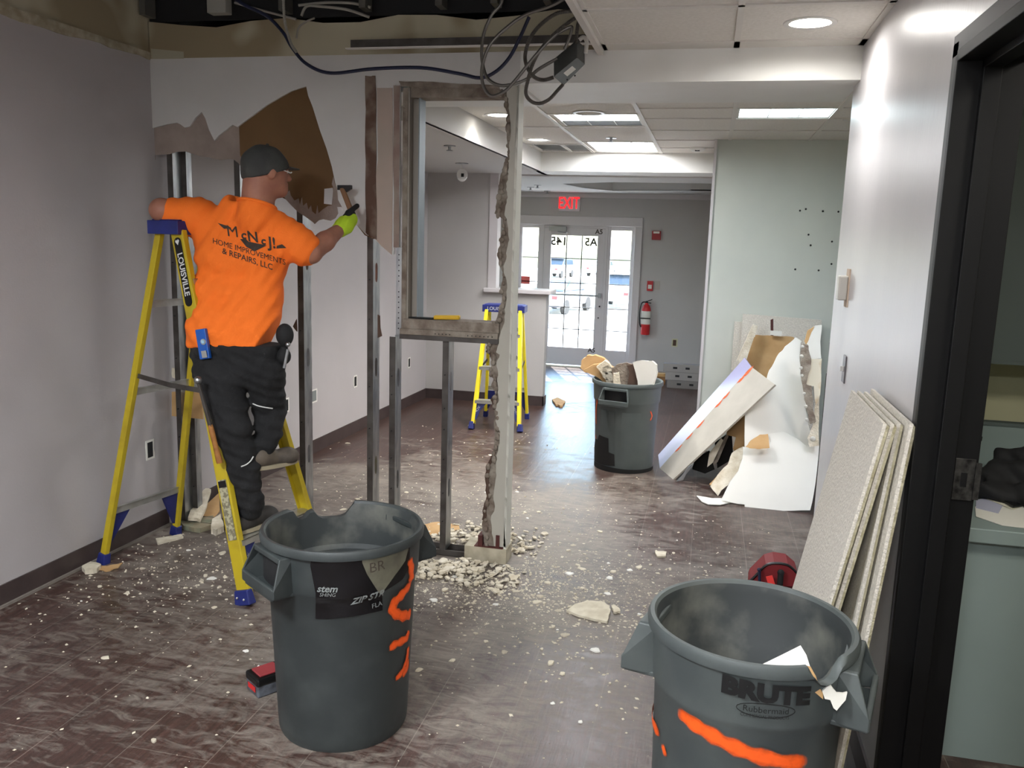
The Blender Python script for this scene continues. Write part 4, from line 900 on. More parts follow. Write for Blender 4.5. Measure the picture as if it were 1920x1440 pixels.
def patch_px(fn, w, poly, m, name, parent, sub=5, label=None):
    mb = bmesh.new(); q = [fn(*p) for p in poly]; vs = [mb.verts.new((a, b, 0)) for a, b in q]; mb.faces.new(vs); bmesh.ops.triangulate(mb, faces=mb.faces)
    for _ in range(sub):
        es = [e for e in mb.edges if e.calc_length() > .02]
        if es: bmesh.ops.subdivide_edges(mb, edges=es, cuts=1)
        bmesh.ops.triangulate(mb, faces=mb.faces)
    mb.verts.index_update(); o = MB().add([w(v.co.x, v.co.y) for v in mb.verts], [tuple(v.index for v in f.verts) for f in mb.faces]).build(name, m, parent, smooth=True); mb.free()
    if label: o['label'] = label
    return o
film = patch_px(c1px, W1, [(583, 1040), (590, 1036), (690, 1033), (770, 1015), (768, 1060), (755, 1085), (716, 1110), (714, 1145), (690, 1150), (640, 1158), (594, 1160), (592, 1112), (581, 1060)], M_tape, 'film_band', t1, label='torn black plastic film band with pale print')
W1b = w1(A0, 0, .006)
patch_px(c1px, W1b, [(677, 1036), (700, 1031), (752, 1022), (768, 1020), (760, 1050), (740, 1078), (724, 1100), (712, 1115), (700, 1095), (688, 1075), (680, 1055)], M_tapeg, 'film_patch', t1, label='dusty grey glossy patch of film')
def wtext(s, size, px_, py_, parent, m, tilt=0, bold=0, shear=0, sx=1):
    u0, v0 = c1px(px_, py_); c, n = math.cos(tilt), math.sin(tilt)
    lettering(s, size, m, parent, lambda u, v: W1b(u0 + sx * u * c - v * n, v0 + u * sx * n + v * c), bold=bold, shear=shear, sub=1)
wtext('stem', .034, 613, 1104, film, M_ghost, shear=.3, bold=.0008); wtext('SHING', .018, 614, 1115, film, M_ghost, shear=.2)
wtext('ZIP STR', .034, 688, 1121, film, M_ghost, tilt=.12, shear=.5, bold=.001); wtext('FLA', .024, 704, 1134, film, M_ghost, tilt=.1)
wtext('BR', .05, 708, 1062, film, M_ink, tilt=.06)
u0, v0 = c1px(645, 1138); u1_, v1_ = c1px(700, 1128)
for nm, path, wd in (('spray_mark', [(768, 1045), (771, 1070), (764, 1095), (748, 1118), (733, 1135), (738, 1152), (757, 1157), (767, 1150)], .05), ('spray_mark', [(762, 1185), (756, 1200), (738, 1209), (722, 1218)], .042), ('spray_mark', [(760, 1215), (757, 1238), (748, 1262), (732, 1278)], .036), ('spray_mark', [(757, 1240), (756, 1258), (745, 1268)], .05)):
    ribbon([c1px(*q) for q in path], wd, w1(A0, 0, .005), M_spray, nm, t1, label='orange spray paint stroke')
# torn rim split on the right and scratches
mb = MB(); 
for pth in ([(672, 990), (688, 1006)],):
    pts = []
    for q in pth:
        d = ray(*q); r = .262; a = d.x ** 2 + d.y ** 2; b = 2 * (d.x * (-C1[0]) + d.y * (-C1[1])); c = C1[0] ** 2 + C1[1] ** 2 - r * r; pts.append(EYE + d * ((-b + math.sqrt(b * b - 4 * a * c)) / (2 * a)))
    mb.tube(spline(pts, 5), .0016, 5)
mb.build('scratch', M_ghost, t1)
# BRUTE can, front right
C2 = (.158, 2.072); H2 = .84
pa = ang(C2, fl(1575, 1290, .80)); pb_ = ang(C2, fl(1205, 1190, .7))
t2, w2, r2 = can(C2, H2, .247, .21, 'front right grey trash can with bold lettering, nearest the black door frame', mat('grey plastic worn', (64, 70, 70), .5, c2=(78, 84, 82), scale=6), (ang(C2, fl(1185, 1215, .68)), ang(C2, fl(1185, 1215, .68)) + math.pi), cut=notch([(pa, .20, .05, 3)], H2), band=.165)
A2, _ = invcan(C2, r2, 1420, 1330)
W2 = w2(A2, 0, .006)
def c2px(x, y): a, z = invcan(C2, r2, x, y); return ((a - A2) * .28, z)
u0, v0 = c2px(1436, 1296); ua, va = c2px(1365, 1283); ub, vb = c2px(1510, 1305); tl = math.atan2(vb - va, ub - ua)
LW = abs(ub - ua)
vs, fs = text_mesh('BRUTE', .07, .004); wid = max(v.x for v in vs) - min(v.x for v in vs); k = LW / wid
lettering('BRUTE', .055, mat('faded black print', (10, 11, 11), .6), t2, lambda u, v: W2(u0 + k * 1.27 * (u * math.cos(tl) - v * math.sin(tl) * 0), v0 + k * 1.27 * (u * math.sin(tl)) + v * 1.05 - .006), bold=.0035, sub=1)
u0b, v0b = c2px(1434, 1331)
lettering('Rubbermaid', .021, MATS['faded black print'], t2, lambda u, v: W2(u0b + u, v0b + v))
u0c, v0c = c2px(1432, 1343); lettering('COMMERCIAL PRODUCTS', .0115, MATS['faded black print'], t2, lambda u, v: W2(u0c + u * .8, v0c + v))
mb = MB(); el = [W2(u0b + .065 * math.cos(a * .2618), v0b + .017 * math.sin(a * .2618)) for a in range(25)]; mb.tube(el, .0008, 4); mb.build('logo_ring', MATS['faded black print'], t2)
for path, wd in (([(1290, 1342), (1325, 1368), (1370, 1395), (1430, 1420), (1500, 1432)], .05), ([(1220, 1340), (1232, 1370), (1258, 1398)], .034), ([(1262, 1412), (1270, 1438)], .028), ([(1217, 1400), (1216, 1436)], .02)):
    ribbon([c2px(*q) for q in path], wd, w2(A2, 0, .004), M_spray, 'spray_mark', t2, label='orange spray paint stroke')
# scraps inside and over the rim of that can
def freeslab(name, pts3, th, m, label, cat, extra=None, group=None):
    mb = MB(); mb.slab([pts3], th); return centre(mb.build(name, m, label=label, cat=cat, group=group))
pc = Vector((.25, 2.0, .74)); nn = Vector((-.2, -.5, .85)).normalized()
pp = lambda l, p=pc, n=nn: [pl(x, y, p, n) for x, y in l]
freeslab('drywall_scrap', pp([(1428, 1246), (1465, 1228), (1501, 1210), (1512, 1228), (1519, 1250), (1512, 1262), (1470, 1255)]), (0, .003, -.012), M_wsheet, 'white triangular drywall scrap lying inside the front right trash can', 'drywall')
pc2 = Vector((.305, 1.885, .78)); nn2 = Vector((.35, -.75, .3)).normalized()
pp2 = lambda l: [pl(x, y, pc2, nn2) for x, y in l]
freeslab('kraft_paper_strip', pp2([(1507, 1246), (1520, 1250), (1530, 1268), (1536, 1288), (1543, 1300), (1543, 1310), (1522, 1292), (1508, 1280), (1507, 1265)]), (0, -.003, 0), M_kraftl, 'curled tan paper strip over the rim of the front right trash can', 'paper')
freeslab('drywall_scrap', pp2([(1541, 1294), (1549, 1286), (1556, 1281), (1562, 1290), (1568, 1297), (1580, 1298), (1588, 1296), (1585, 1310), (1578, 1318), (1568, 1330), (1562, 1325), (1556, 1310), (1546, 1308)]), (0, -.006, 0), M_wsheet, 'white ragged scrap hanging on the broken rim of the front right trash can', 'drywall')
# far can, full of debris
C3 = (-.57, 6.58); H3 = .70
t3, w3, r3 = can(C3, H3, .27, .225, 'grey trash can in the middle of the floor heaped with broken drywall', M_can3, (math.radians(-104), math.radians(76)), band=.16, dust=M_can3, panels=[(math.radians(-120), .5), (math.radians(-75), .6)])
A3, _ = invcan(C3, r3, 1172, 800)
def c3px(x, y): a, z = invcan(C3, r3, x, y); return ((a - A3) * .25, z)
patch_px(c3px, w3(A3, 0, .007), [(1118, 822), (1122, 825), (1125, 815), (1142, 822), (1143, 848), (1153, 852), (1154, 874), (1135, 872), (1116, 864), (1116, 840)], M_blackm, 'black_smear', t3, label='black sticky smear near the bottom')
patch_px(c3px, w3(A3, 0, .007), [(1116, 864), (1135, 873), (1172, 880), (1215, 878), (1226, 872), (1226, 878), (1172, 888), (1130, 882), (1114, 874)], M_blackm, 'black_smear', t3, label='black band around the base')
for path, wd in (([(1119, 800), (1118, 770), (1119, 745)], .02), ([(1120, 845), (1118, 810)], .016), ([(1219, 770), (1222, 780), (1218, 790)], .018)):
    ribbon([c3px(*q) for q in path], wd, w3(A3, 0, .003), M_spray, 'spray_mark', t3, label='orange spray paint stroke')
def debris_in_can(i, pts, Y, th, m, label): 
    mb = MB(); mb.slab([PP(rough2(pts, .9, 3, i), Y)], th); return centre(mb.build('drywall_chunk', m, label=label, cat='drywall', group='broken drywall heaped in the far trash can'))
for i_, (pts_, Y_, m_, lb_) in enumerate([([(1088, 688), (1090, 676), (1100, 667), (1116, 666), (1132, 672), (1142, 682), (1130, 690), (1112, 700), (1096, 698)], 6.56, M_kraftl, 'tan paper sheet curling out over the left of the far trash can'), ([(1094, 694), (1112, 684), (1136, 680), (1150, 690), (1158, 706), (1160, 724), (1138, 722), (1118, 706)], 6.53, M_kraftl, 'tan torn paper wedge going down into the far trash can'), ([(1118, 688), (1134, 676), (1142, 682), (1152, 705), (1150, 722), (1136, 712)], 6.50, M_gypw, 'cream torn paper edge in front of the tan sheets in the far trash can')]):
    debris_in_can(20 + i_, pts_, Y_, (.004, .02, .006), m_, lb_)
lump = sdf('crumpled_kraft_paper', [('c', py(1108, 686, 6.62), py(1130, 694, 6.62), .05, .05), ('c', py(1120, 690, 6.62), py(1150, 725, 6.62), .05, .035)], .008, M_kraftl, k=.02, disp=lambda P: .022 * np.abs(np.sin(P[..., 0] * 28 + P[..., 2] * 16)) * np.abs(np.sin(P[..., 2] * 34 - P[..., 0] * 11)), label='crumpled tan paper bulging over the left of the far trash can', cat='paper')
debris_in_can(1, [(1128, 690), (1140, 684), (1150, 692), (1158, 712), (1160, 722), (1142, 722), (1130, 706)], 6.50, (0, .03, 0), M_gypw, 'cream broken edge piece left in the far trash can')
debris_in_can(2, [(1146, 690), (1162, 682), (1175, 680), (1186, 684), (1182, 700), (1178, 722), (1152, 722)], 6.44, (0, .02, 0), M_gypd, 'grey-brown torn chunk in the middle of the far trash can')
debris_in_can(3, [(1176, 685), (1190, 682), (1196, 700), (1200, 722), (1176, 722), (1180, 700)], 6.42, (0, .05, 0), M_brown, 'dark brown torn paper between the chunks in the far trash can')
debris_in_can(4, [(1186, 680), (1200, 676), (1222, 677), (1230, 684), (1231, 698), (1224, 722), (1196, 722), (1192, 700)], 6.40, (.01, .013, 0), M_wsheet, 'smooth white drywall piece on the right of the far trash can')
debris_in_can(5, [(1150, 700), (1160, 698), (1164, 722), (1150, 722)], 6.38, (0, .02, 0), M_gypw, 'small cream block in the front of the far trash can')

# ------------------------------------------------------------------ worker
man = empty('person', (-2.12, 3.74, .30), 'person in orange t-shirt and black trousers standing on a ladder, hammering the torn wall', 'person')
T = lambda v: tuple(v)
MY = 3.76
sh_l = py(362, 400, 3.76); el_l = py(303, 394, 3.70); wr_l = py(322, 408, 3.90); 
sh_r = py(543, 437, 3.80); el_r = py(583, 474, 3.80); wr_r = py(640, 428, 4.05)
neck = py(482, 372, 3.74); head = py(499, 318, 3.76)
hf = Vector((.60, .80, -.12)).normalized(); hr = Vector((.80, -.60, 0)).normalized(); hu = hr.cross(hf).normalized()
HR = [[hr.x, hf.x, hu.x], [hr.y, hf.y, hu.y], [hr.z, hf.z, hu.z]]
hp = lambda a, b, c: head + hr * a + hf * b + hu * c
chest = py(455, 450, 3.80); belly = py(442, 580, 3.72); hips = py(446, 665, 3.67)
body = [('e', T(hp(0, 0, .01)), (.084, .100, .095), HR), ('e', T(hp(0, .03, -.06)), (.062, .075, .065), HR, .03),
        ('e', T(hp(0, .085, -.085)), (.03, .03, .03), HR, .03),                       # chin
        ('c', T(hp(0, .092, .012)), T(hp(0, .118, -.022)), .010, .015, .012),          # nose
        ('c', T(hp(-.028, .088, .028)), T(hp(.028, .088, .028)), .012, .012, .015),    # brow
        ('c', T(hp(-.016, .100, -.052)), T(hp(.016, .100, -.052)), .008, .008, .01),   # mouth
        ('c', T(hp(0, -.03, -.05)), T(neck + Vector((0, 0, -.06))), .074, .078, .03),
        ('e', T(hp(.090, -.010, -.014)), (.014, .024, .038), HR, .006), ('e', T(hp(-.088, -.006, -.012)), (.012, .022, .035), HR, .006),
        ('c', T(neck + Vector((0, 0, -.05))), T(chest + Vector((0, 0, .03))), .066, .07, .03),
        ('c', T(sh_l), T(sh_r), .045, .045, .02), ('c', T(chest), T(hips), .075, .075, .03),
        ('c', T(sh_l), T(el_l), .05, .056, .02), ('c', T(el_l), T(wr_l), .052, .036, .02),
        ('c', T(wr_l), T(wr_l + Vector((.05, .06, .0))), .034, .028, .02),
        ('c', T(sh_r), T(el_r), .045, .050, .02), ('c', T(el_r), T(el_r.lerp(wr_r, .45)), .050, .047, .02), ('c', T(el_r.lerp(wr_r, .45)), T(wr_r), .047, .030, .02)]
sdf('body', body, .007, M_skin, man)
# left hand: palm on the far edge of the cap with five fingers over it
hl = []
b0 = wr_l + Vector((.05, .06, .0))
for i in range(5):
    a0 = b0 + Vector((.02 * (i - 2), .02, 0)); L_ = (.05, .07, .075, .07, .055)[i]; m_ = a0 + Vector((.004 * (i - 2), L_ * .6, .004)); hl += [('c', T(a0), T(m_), .011, .0095, .006), ('c', T(m_), T(m_ + Vector((0, L_ * .35, -.03))), .0095, .008, .006)]
hl.append(('c', T(wr_l + Vector((.04, .03, 0))), T(b0 + Vector((0, .02, 0))), .030, .026, .01))
sdf('left_hand', hl, .005, M_skin, man, k=.01)
# shirt
def folds(P):
    x, y, z = P[..., 0], P[..., 1], P[..., 2]
    return .006 * np.sin(x * 23 + z * 31 + 2 * np.sin(z * 9)) * np.sin(z * 17 - x * 11) + .0045 * np.sin(z * 64 + x * 30 + 3 * np.sin(x * 13)) * np.clip((1.75 - z) * 2, 0, 1) + .003 * np.sin(x * 90 - z * 70 + y * 40) 
shl2 = py(330, 400, 3.75); shr2 = py(572, 458, 3.80)
shirt = [('c', T(py(402, 428, 3.80)), T(py(505, 447, 3.81)), .115, .115, .04),
         ('c', T(py(420, 480, 3.77)), T(py(492, 490, 3.77)), .135, .13, .05),
         ('c', T(py(408, 545, 3.74)), T(py(486, 555, 3.74)), .120, .115, .05),
         ('c', T(py(404, 600, 3.70)), T(py(482, 600, 3.70)), .125, .118, .05),
         ('c', T(py(401, 634, 3.67)), T(py(478, 638, 3.67)), .128, .120, .05),
         ('c', T(py(440, 395, 3.77)), T(py(498, 402, 3.78)), .072, .066, .05),
         ('c', T(neck + Vector((0, 0, -.035))), T(neck + Vector((.0, .0, -.09))), .091, .10, .03),
         ('c', T(py(375, 408, 3.77)), T(py(327, 403, 3.74)), .100, .086, .03),
         ('c', T(py(525, 440, 3.80)), T(py(570, 465, 3.80)), .100, .085, .03)]
zhem = py(440, 657, 3.54).z; ng = neck
slv_l = py(313, 400, 3.73); slv_r = py(592, 470, 3.80)
def cutshirt(P, F):
    z = P[..., 2]; x = P[..., 0]
    F = np.maximum(F, (zhem + .012 * np.sin((x + 2.3) * 8)) - z)
    F = np.maximum(F, (slv_l.x) - x)                                        # left cuff
    n = np.array([.86, .15, -.48]); n = n / np.linalg.norm(n); F = np.maximum(F, (P - np.array(T(slv_r))) @ n - .012)   # right cuff
    n2 = np.array([.10, .25, .96]); F = np.maximum(F, np.where(np.linalg.norm((P - np.array(T(neck)))[..., :2], axis=-1) < .14, (P - np.array(T(neck + Vector((0, 0, -.032))))) @ n2, -1))
    return F
shirt_o = sdf('shirt', shirt, .008, M_orange, man, disp=folds, cut=cutshirt)
nz = Vector((.10, .25, .96)).normalized(); ux = nz.orthogonal().normalized(); uy = nz.cross(ux); cc_ = neck + Vector((0, .0, -.030)); MB().tube([cc_ + (ux * math.cos(a * math.pi / 16) + uy * math.sin(a * math.pi / 16)) * .087 for a in range(33)], .009, 8).build('collar', M_orange, shirt_o, smooth=True)
# trousers
kn_l = py(436, 800, 3.56); an_l = py(468, 950, 3.60); kn_r = py(505, 768, 3.74); an_r = py(496, 836, 3.66)
tz = lambda P: .006 * np.sin(P[..., 2] * 55 + 4 * np.sin(P[..., 0] * 17)) * np.sin(P[..., 0] * 40 + P[..., 2] * 12) + .003 * np.sin(P[..., 2] * 120 + P[..., 0] * 50)
trs = [('c', T(py(405, 655, 3.66)), T(py(486, 655, 3.66)), .118, .112, .04), ('c', T(py(408, 690, 3.66)), T(py(488, 690, 3.66)), .118, .108, .03),
       ('c', T(py(412, 700, 3.62)), T(kn_l), .112, .083, .02), ('c', T(kn_l), T(py(455, 880, 3.58)), .083, .078, .02), ('c', T(py(455, 880, 3.58)), T(an_l), .078, .070, .02),
       ('c', T(py(496, 695, 3.66)), T(kn_r), .098, .080, .012), ('c', T(kn_r), T(py(505, 800, 3.70)), .076, .066, .02), ('c', T(py(505, 800, 3.70)), T(an_r), .064, .056, .02)]
zw = py(440, 640, 3.70).z
sdf('trousers', trs, .008, M_pants, man, k=.02, disp=tz, cut=lambda P, F: np.maximum(F, P[..., 2] - zw))
# reflective knee piping
def on_surface(o, pts, off=.004, r=.003, name='piping', m=M_refl, parent=None):
    dg = bpy.context.evaluated_depsgraph_get(); ob = o.evaluated_get(dg); me = ob.to_mesh(); mw = ob.matrix_world
    bv = BVHTree.FromPolygons([mw @ v.co for v in me.vertices], [tuple(p.vertices) for p in me.polygons]); ob.to_mesh_clear()
    res = []
    for q in pts:
        h, n, _, _ = bv.ray_cast(EYE, ray(*q).normalized())
        if h: res.append(h - ray(*q).normalized() * off)
    return res, bv
bpy.context.view_layer.update()
tr_o = bpy.data.objects['trousers']
for pth in ([(452, 875), (462, 871), (470, 864), (475, 856)], [(474, 757), (484, 761), (498, 764), (511, 766)]):
    res, _ = on_surface(tr_o, pth)
    if len(res) > 2: MB().tube(spline(res, 5), .0032, 6).build('reflective_piping', M_refl, man, smooth=True)
# boots
def boot(name, an, toe, m, zs):
    d = (toe - an); d.z = 0; d.normalize(); a = Vector((an.x, an.y, zs))
    heel = a - d * .07
    b = sdf(name, [('c', T(an + Vector((0, 0, .03))), T(a + Vector((0, 0, .07))), .052, .050), ('c', T(heel + Vector((0, 0, .045))), T(a + d * .13 + Vector((0, 0, .04))), .042, .040), ('e', T(a + d * .13 + Vector((0, 0, .04))), (.055, .055, .038), None)], .006, m, man, k=.03, cut=lambda P, F: np.maximum(F, zs + .012 - P[..., 2]))
    mb = MB(); n = Vector((-d.y, d.x, 0)); l = []
    for k in range(20):
        t = 2 * math.pi * k / 20; l.append(a + d * .035 + d * (.15 * math.cos(t)) + n * (.05 * math.sin(t)) + Vector((0, 0, zs - a.z + .002)))
    mb.slab([l], (0, 0, .018)); mb.build('sole', M_sole, b)
an = py(466, 978, 3.61); boot('boot', Vector((an.x, an.y, .38)), Vector((an.x + .05, an.y + .2, .3)), M_bootd, .303)
an = py(494, 850, 3.66); boot('boot', Vector((an.x, an.y, .69)), Vector((an.x + .10, an.y + .15, .6)), M_boot, .608)
# cap
capo = sdf('cap', [('e', T(hp(0, -.006, .000)), (.101, .117, .114), HR)], .006, M_cap, man, disp=lambda P: .003 * np.sin(P[..., 0] * 60) * np.sin(P[..., 2] * 50), cut=lambda P, F: np.maximum(F, -((P - np.array(T(hp(0, 0, -.020)))) @ np.array(T((hu - hf * .42).normalized())))))
mb = MB(); arc = []; arc2 = []
for i in range(13):
    t = math.pi * i / 12; u = math.cos(t); arc.append(hp(.078 * u, .085 + .075 * math.sin(t), .022 + .010 * (1 - u * u) - .004 * math.sin(t)))
mb.slab([arc], hu * .005); mb.build('cap_brim', M_cap, capo, smooth=False)
mb = MB(); mb.sphere(hp(0, -.005, .113), .008, 10, 6); mb.build('cap_button', M_cap, capo)
mb = MB(); mb.tube([hp(.080, -.01, .008), hp(.076, .05, .004), hp(.062, .098, .0)], .0028, 6); mb.tube([hp(.062, .100, .004), hp(.03, .112, .004), hp(-.03, .112, .004), hp(-.062, .100, .004)], .003, 6); mb.build('glasses', M_refl, man, smooth=True)
mb = MB(); mb.sphere(hp(.032, .088, .006), .010, 12, 8); mb.sphere(hp(-.032, .088, .006), .010, 12, 8); mb.build('eyes', M_paper, man, smooth=True)
# right glove round the hammer handle
G0 = wr_r; hd = (py(664, 406, 4.16) - G0).normalized(); up = Vector((0, 0, 1)); sd_ = hd.cross(up).normalized()
gl = [('c', T(G0 - hd * .012), T(G0 + hd * .035), .040, .044), ('c', T(G0 + hd * .03), T(G0 + hd * .095), .044, .036)]
sdf('glove', gl, .005, M_lime, man, k=.015, disp=lambda P: .0015 * np.sin(P[..., 0] * 260))
K = G0 + hd * .10
gr = Vector(py(655, 402, 4.14)); fg = []
# knuckles and curled fingers, rubber coated
fg.append(('c', T(G0 + hd * .045 + up * .028), T(K + up * .020), .022, .024, .01))
for i in range(4):
    b = K + up * (.022 - .020 * i) * .9 + sd_ * (-.004); m1 = b + hd * .038 + sd_ * (-.012 + .004 * i) ; m2 = m1 + hd * .004 - sd_ * .02 + Vector((-.012, 0, 0)); L_ = (.9, 1, .95, .8)[i]
    fg += [('c', T(b), T(b + (m1 - b) * L_), .0125, .0115, .006), ('c', T(b + (m1 - b) * L_), T(b + (m2 - b) * L_ + sd_ * .02), .0115, .010, .005)]
fg += [('c', T(G0 + hd * .05 + up * .03), T(K + up * .046 - hd * .03), .015, .014, .01), ('c', T(K + up * .046 - hd * .03), T(K + up * .040 + hd * .06), .014, .013, .008)]
glr = sdf('glove_fingers', fg, .0045, M_blackm, man, k=.008, label='black rubber coated fingers of the glove')
hm = empty('drywall_hammer', gr, 'hammer with a brown handle and black head raised in the worker\'s gloved hand', 'hammer')
hb = py(662, 405, 4.17); ht = py(641, 352, 4.21)
mb = MB(); mb.beam(hb + (hb - ht) * .12, ht, .028, .022, side=(1, 0, 0), w1=.026, d1=.018); mb.build('handle', mat('brown hammer handle', (128, 92, 62), .6), hm, bevel=.005, smooth=True)
mb = MB(); mb.slab([PP([(632, 347), (658, 347), (658, 354), (648, 361), (643, 356), (632, 356)], 4.20)], (0, .02, 0)); mb.build('head', M_black, hm, bevel=.002)
# tool in back pocket
lv = empty('torpedo_level', py(382, 672, 3.52), 'blue torpedo level sticking up from the worker\'s back left pocket', 'level')
a = py(377, 617, 3.535); b = py(386, 673, 3.525); mb = MB(); mb.beam(b, a, .052, .022, side=(1, 0, 0)); mb.build('frame', mat('blue anodised', (24, 84, 168), .35), lv, bevel=.003)
mb = MB(); q = py(381, 641, 3.517); R90 = Matrix.Rotation(math.pi / 2, 3, 'X'); mb.lathe([(.0, .001), (.014, .001), (.014, -.002), (0, -.002)], 20, q, axis=R90); mb.build('bubble_ring', M_alu, lv)
mb = MB(); mb.lathe([(.0, 0.003), (.009, .003)], 16, q + Vector((0, -.001, 0)), axis=R90); mb.build('vial', mat('pale vial', (150, 190, 210), .2), lv)
mb = MB(); q2 = py(385, 664, 3.514); mb.beam(q2 + Vector((0, -.004, -.016)), q2 + Vector((-.006, -.004, .016)), .026, .004, side=(1, 0, 0)); mb.build('end_vial', M_alu, lv)
# hammer hanging at the hip
hh = empty('hanging_hammer', py(395, 790, 3.44), 'hammer hanging head up from a belt loop beside the worker\'s left leg', 'hammer')
q = [py(371, 713, 3.42), py(374, 722, 3.42), py(383, 757, 3.43), py(395, 800, 3.44), py(412, 868, 3.45)]
mb = MB(); mb.sphere(q[0], .019, 16, 10); mb.build('ball_face', M_steel, hh, smooth=True)
mb = MB(); mb.beam(q[0] + Vector((.002, 0, -.01)), q[3], .012, .012, w1=.018, d1=.018, side=(1, 0, 0)); mb.build('shaft', M_steeld, hh, bevel=.002)
mb = MB(); mb.tube(spline([q[3] - (q[4] - q[3]) * .05, q[3].lerp(q[4], .35), q[3].lerp(q[4], .7), q[4]], 5), [.011, .012, .013, .0135, .013, .0125, .012, .012, .0125, .013, .0135, .014, .0145, .015, .015, .014], 10); mb.build('grip', mat('worn tan grip', (164, 110, 52), .6, c2=(128, 82, 40), scale=30), hh, smooth=True)
# tape pouch on the right hip
tp = empty('tool_pouch', py(536, 630, 3.64), 'black tool pouch with tape measure on the worker\'s right hip', 'tool pouch')
sdf('pouch', [('e', T(py(534, 628, 3.66)), (.042, .04, .055), None), ('e', T(py(532, 668, 3.66)), (.034, .035, .04), None)], .005, M_blackm, tp, k=.03)
mb = MB(); mb.sphere(py(540, 646, 3.61), .012, 12, 8); mb.beam(py(540, 655, 3.61), py(533, 690, 3.61), .01, .01); mb.build('clip', M_steel, tp, smooth=True)
# back print on the shirt
bpy.context.view_layer.update()
_, shbvh = on_surface(shirt_o, [(440, 500)])
def shp(x, y, off=.0035):
    d = ray(x, y).normalized(); h, n, i, dd = shbvh.ray_cast(EYE, d)
    return (h - d * off) if h else py(x, y, 3.64)
pr_ = empty if False else None
def sprint(s, size, cx, cy, slope, m, bold=0, shear=0, sx=1, curve=0):
    lettering(s, 1, m, shirt_o, lambda u, v: shp(cx + u * size * sx, cy + u * size * sx * slope + curve * (u * size * sx) ** 2 - v * size), bold=bold, shear=shear, name='print', sub=2)
def spoly(pts, m=M_ink):
    bm = bmesh.new(); bm.faces.new([bm.verts.new((x, y, 0)) for x, y in pts]); bmesh.ops.triangulate(bm, faces=bm.faces)
    for _ in range(3):
        es = [e for e in bm.edges if e.calc_length() > 5]
        if es: bmesh.ops.subdivide_edges(bm, edges=es, cuts=1)
        bmesh.ops.triangulate(bm, faces=bm.faces)
    bm.verts.index_update(); o = MB().add([shp(v.co.x, v.co.y, .0028) for v in bm.verts], [tuple(v.index for v in f.verts) for f in bm.faces]).build('print', m, shirt_o); bm.free(); return o
spoly([(408, 418), (428, 424), (434, 428), (420, 429)]); spoly([(450, 448), (461, 448), (466, 453), (500, 460), (488, 466), (478, 471), (462, 463)]); spoly([(519, 461), (529, 458), (537, 465), (518, 466)])
sprint('M', 29, 437, 435, .12, M_ink, bold=.0, shear=-.15); sprint('c', 22, 457, 441, .12, M_ink, bold=.03); sprint('N', 27, 475, 445, .14, M_ink, bold=.02, shear=-.15); sprint('c', 20, 494, 452, .14, M_ink, bold=.03); sprint('J!', 28, 511, 456, .2, M_ink, bold=.02, shear=-.1)
sprint('HOME IMPROVEMENTS', 14.5, 467, 472, .30, M_ink, sx=.92, bold=.0); sprint('& REPAIRS, LLC', 15.5, 464, 486, .33, M_ink, sx=.92, bold=.008)

# ------------------------------------------------------------------ cables and junction box in the ceiling gap
def cable(pts, Y, r, m, label, rib=.0, name='cable', ys=None, group='loose cables hanging from the open ceiling'):
    q = [py(x, y, Y if ys is None else ys[i]) for i, (x, y) in enumerate(pts)]
    o = MB().tube(spline(q, 24 if rib else 8), r, 8, rib=rib).build(name, m, smooth=not rib, label=label, cat='cable', group=group); return centre(o)
cable([(948, -40), (940, 5), (922, 28), (908, 60), (903, 95), (905, 120), (913, 145), (930, 158), (952, 160), (985, 150), (1010, 130), (1045, 110)], 3.9, .0075, M_mc, 'armoured cable making the leftmost wide loop down to the junction box', ys=[3.95, 3.95, 3.95, 3.95, 3.95, 3.95, 3.94, 3.93, 3.92, 3.91, 3.9, 3.9])
cable([(1075, -12), (1035, 10), (985, 28), (950, 52), (920, 82), (907, 112), (903, 140), (908, 165), (922, 180), (945, 172), (965, 152), (995, 115), (1024, 82), (1045, 62)], 3.85, .0075, M_mc, 'armoured cable crossing the dark gap and dipping lowest in front of the torn post head', ys=[3.8] * 14)
cable([(1080, 20), (1045, 25), (1015, 45), (995, 70), (985, 100), (987, 122), (1000, 143), (1018, 150), (1038, 145)], 3.86, .0085, M_mc, 'ribbed armoured cable looping just left of the junction box', rib=.14, ys=[3.85] * 9)
cable([(1084, 30), (1062, 45), (1035, 68), (1012, 95), (998, 122), (990, 150), (986, 175), (996, 190), (1012, 194), (1030, 186), (1045, 170), (1056, 158)], 3.84, .008, M_mc, 'armoured cable whose loop hangs lowest below the junction box', rib=.1, ys=[3.83] * 12)
cable([(1088, 34), (1083, 50), (1080, 82)], 3.85, .008, M_mc, 'short armoured cable going straight up from the junction box', rib=.12, ys=[3.85, 3.87, 3.9])
cable([(1058, 92), (1066, 75), (1072, 55), (1068, 51), (1040, 66)], 3.85, .007, M_mc, 'thin bent cable behind the junction box')
cable([(1086, 75), (1094, 70), (1100, 78), (1098, 100)], 3.88, .009, mat('white cable', (190, 186, 178), .5), 'short thick white cable curling over the junction box')
cable([(430, -10), (460, 10), (500, 30), (530, 60), (548, 90), (575, 120), (620, 137), (700, 129), (790, 127), (860, 138), (900, 146), (930, 134), (955, 108), (975, 70), (992, 32)], 4.1, .0085, M_bluew, 'dark blue cable sagging across the top of the torn wall', ys=[4.1] * 10 + [4.1, 4.1, 4.1, 4.08, 4.05])
cable([(531, -10), (534, 40), (545, 80), (556, 98)], 4.08, .007, mat('pale cable', (150, 146, 136), .5), 'pale cable hanging straight down onto the dark blue cable', rib=.1)
cable([(440, 5), (500, 22), (555, 36)], 4.24, .006, MATS['pale cable'], 'pale cable running right from the grey box in the ceiling gap')
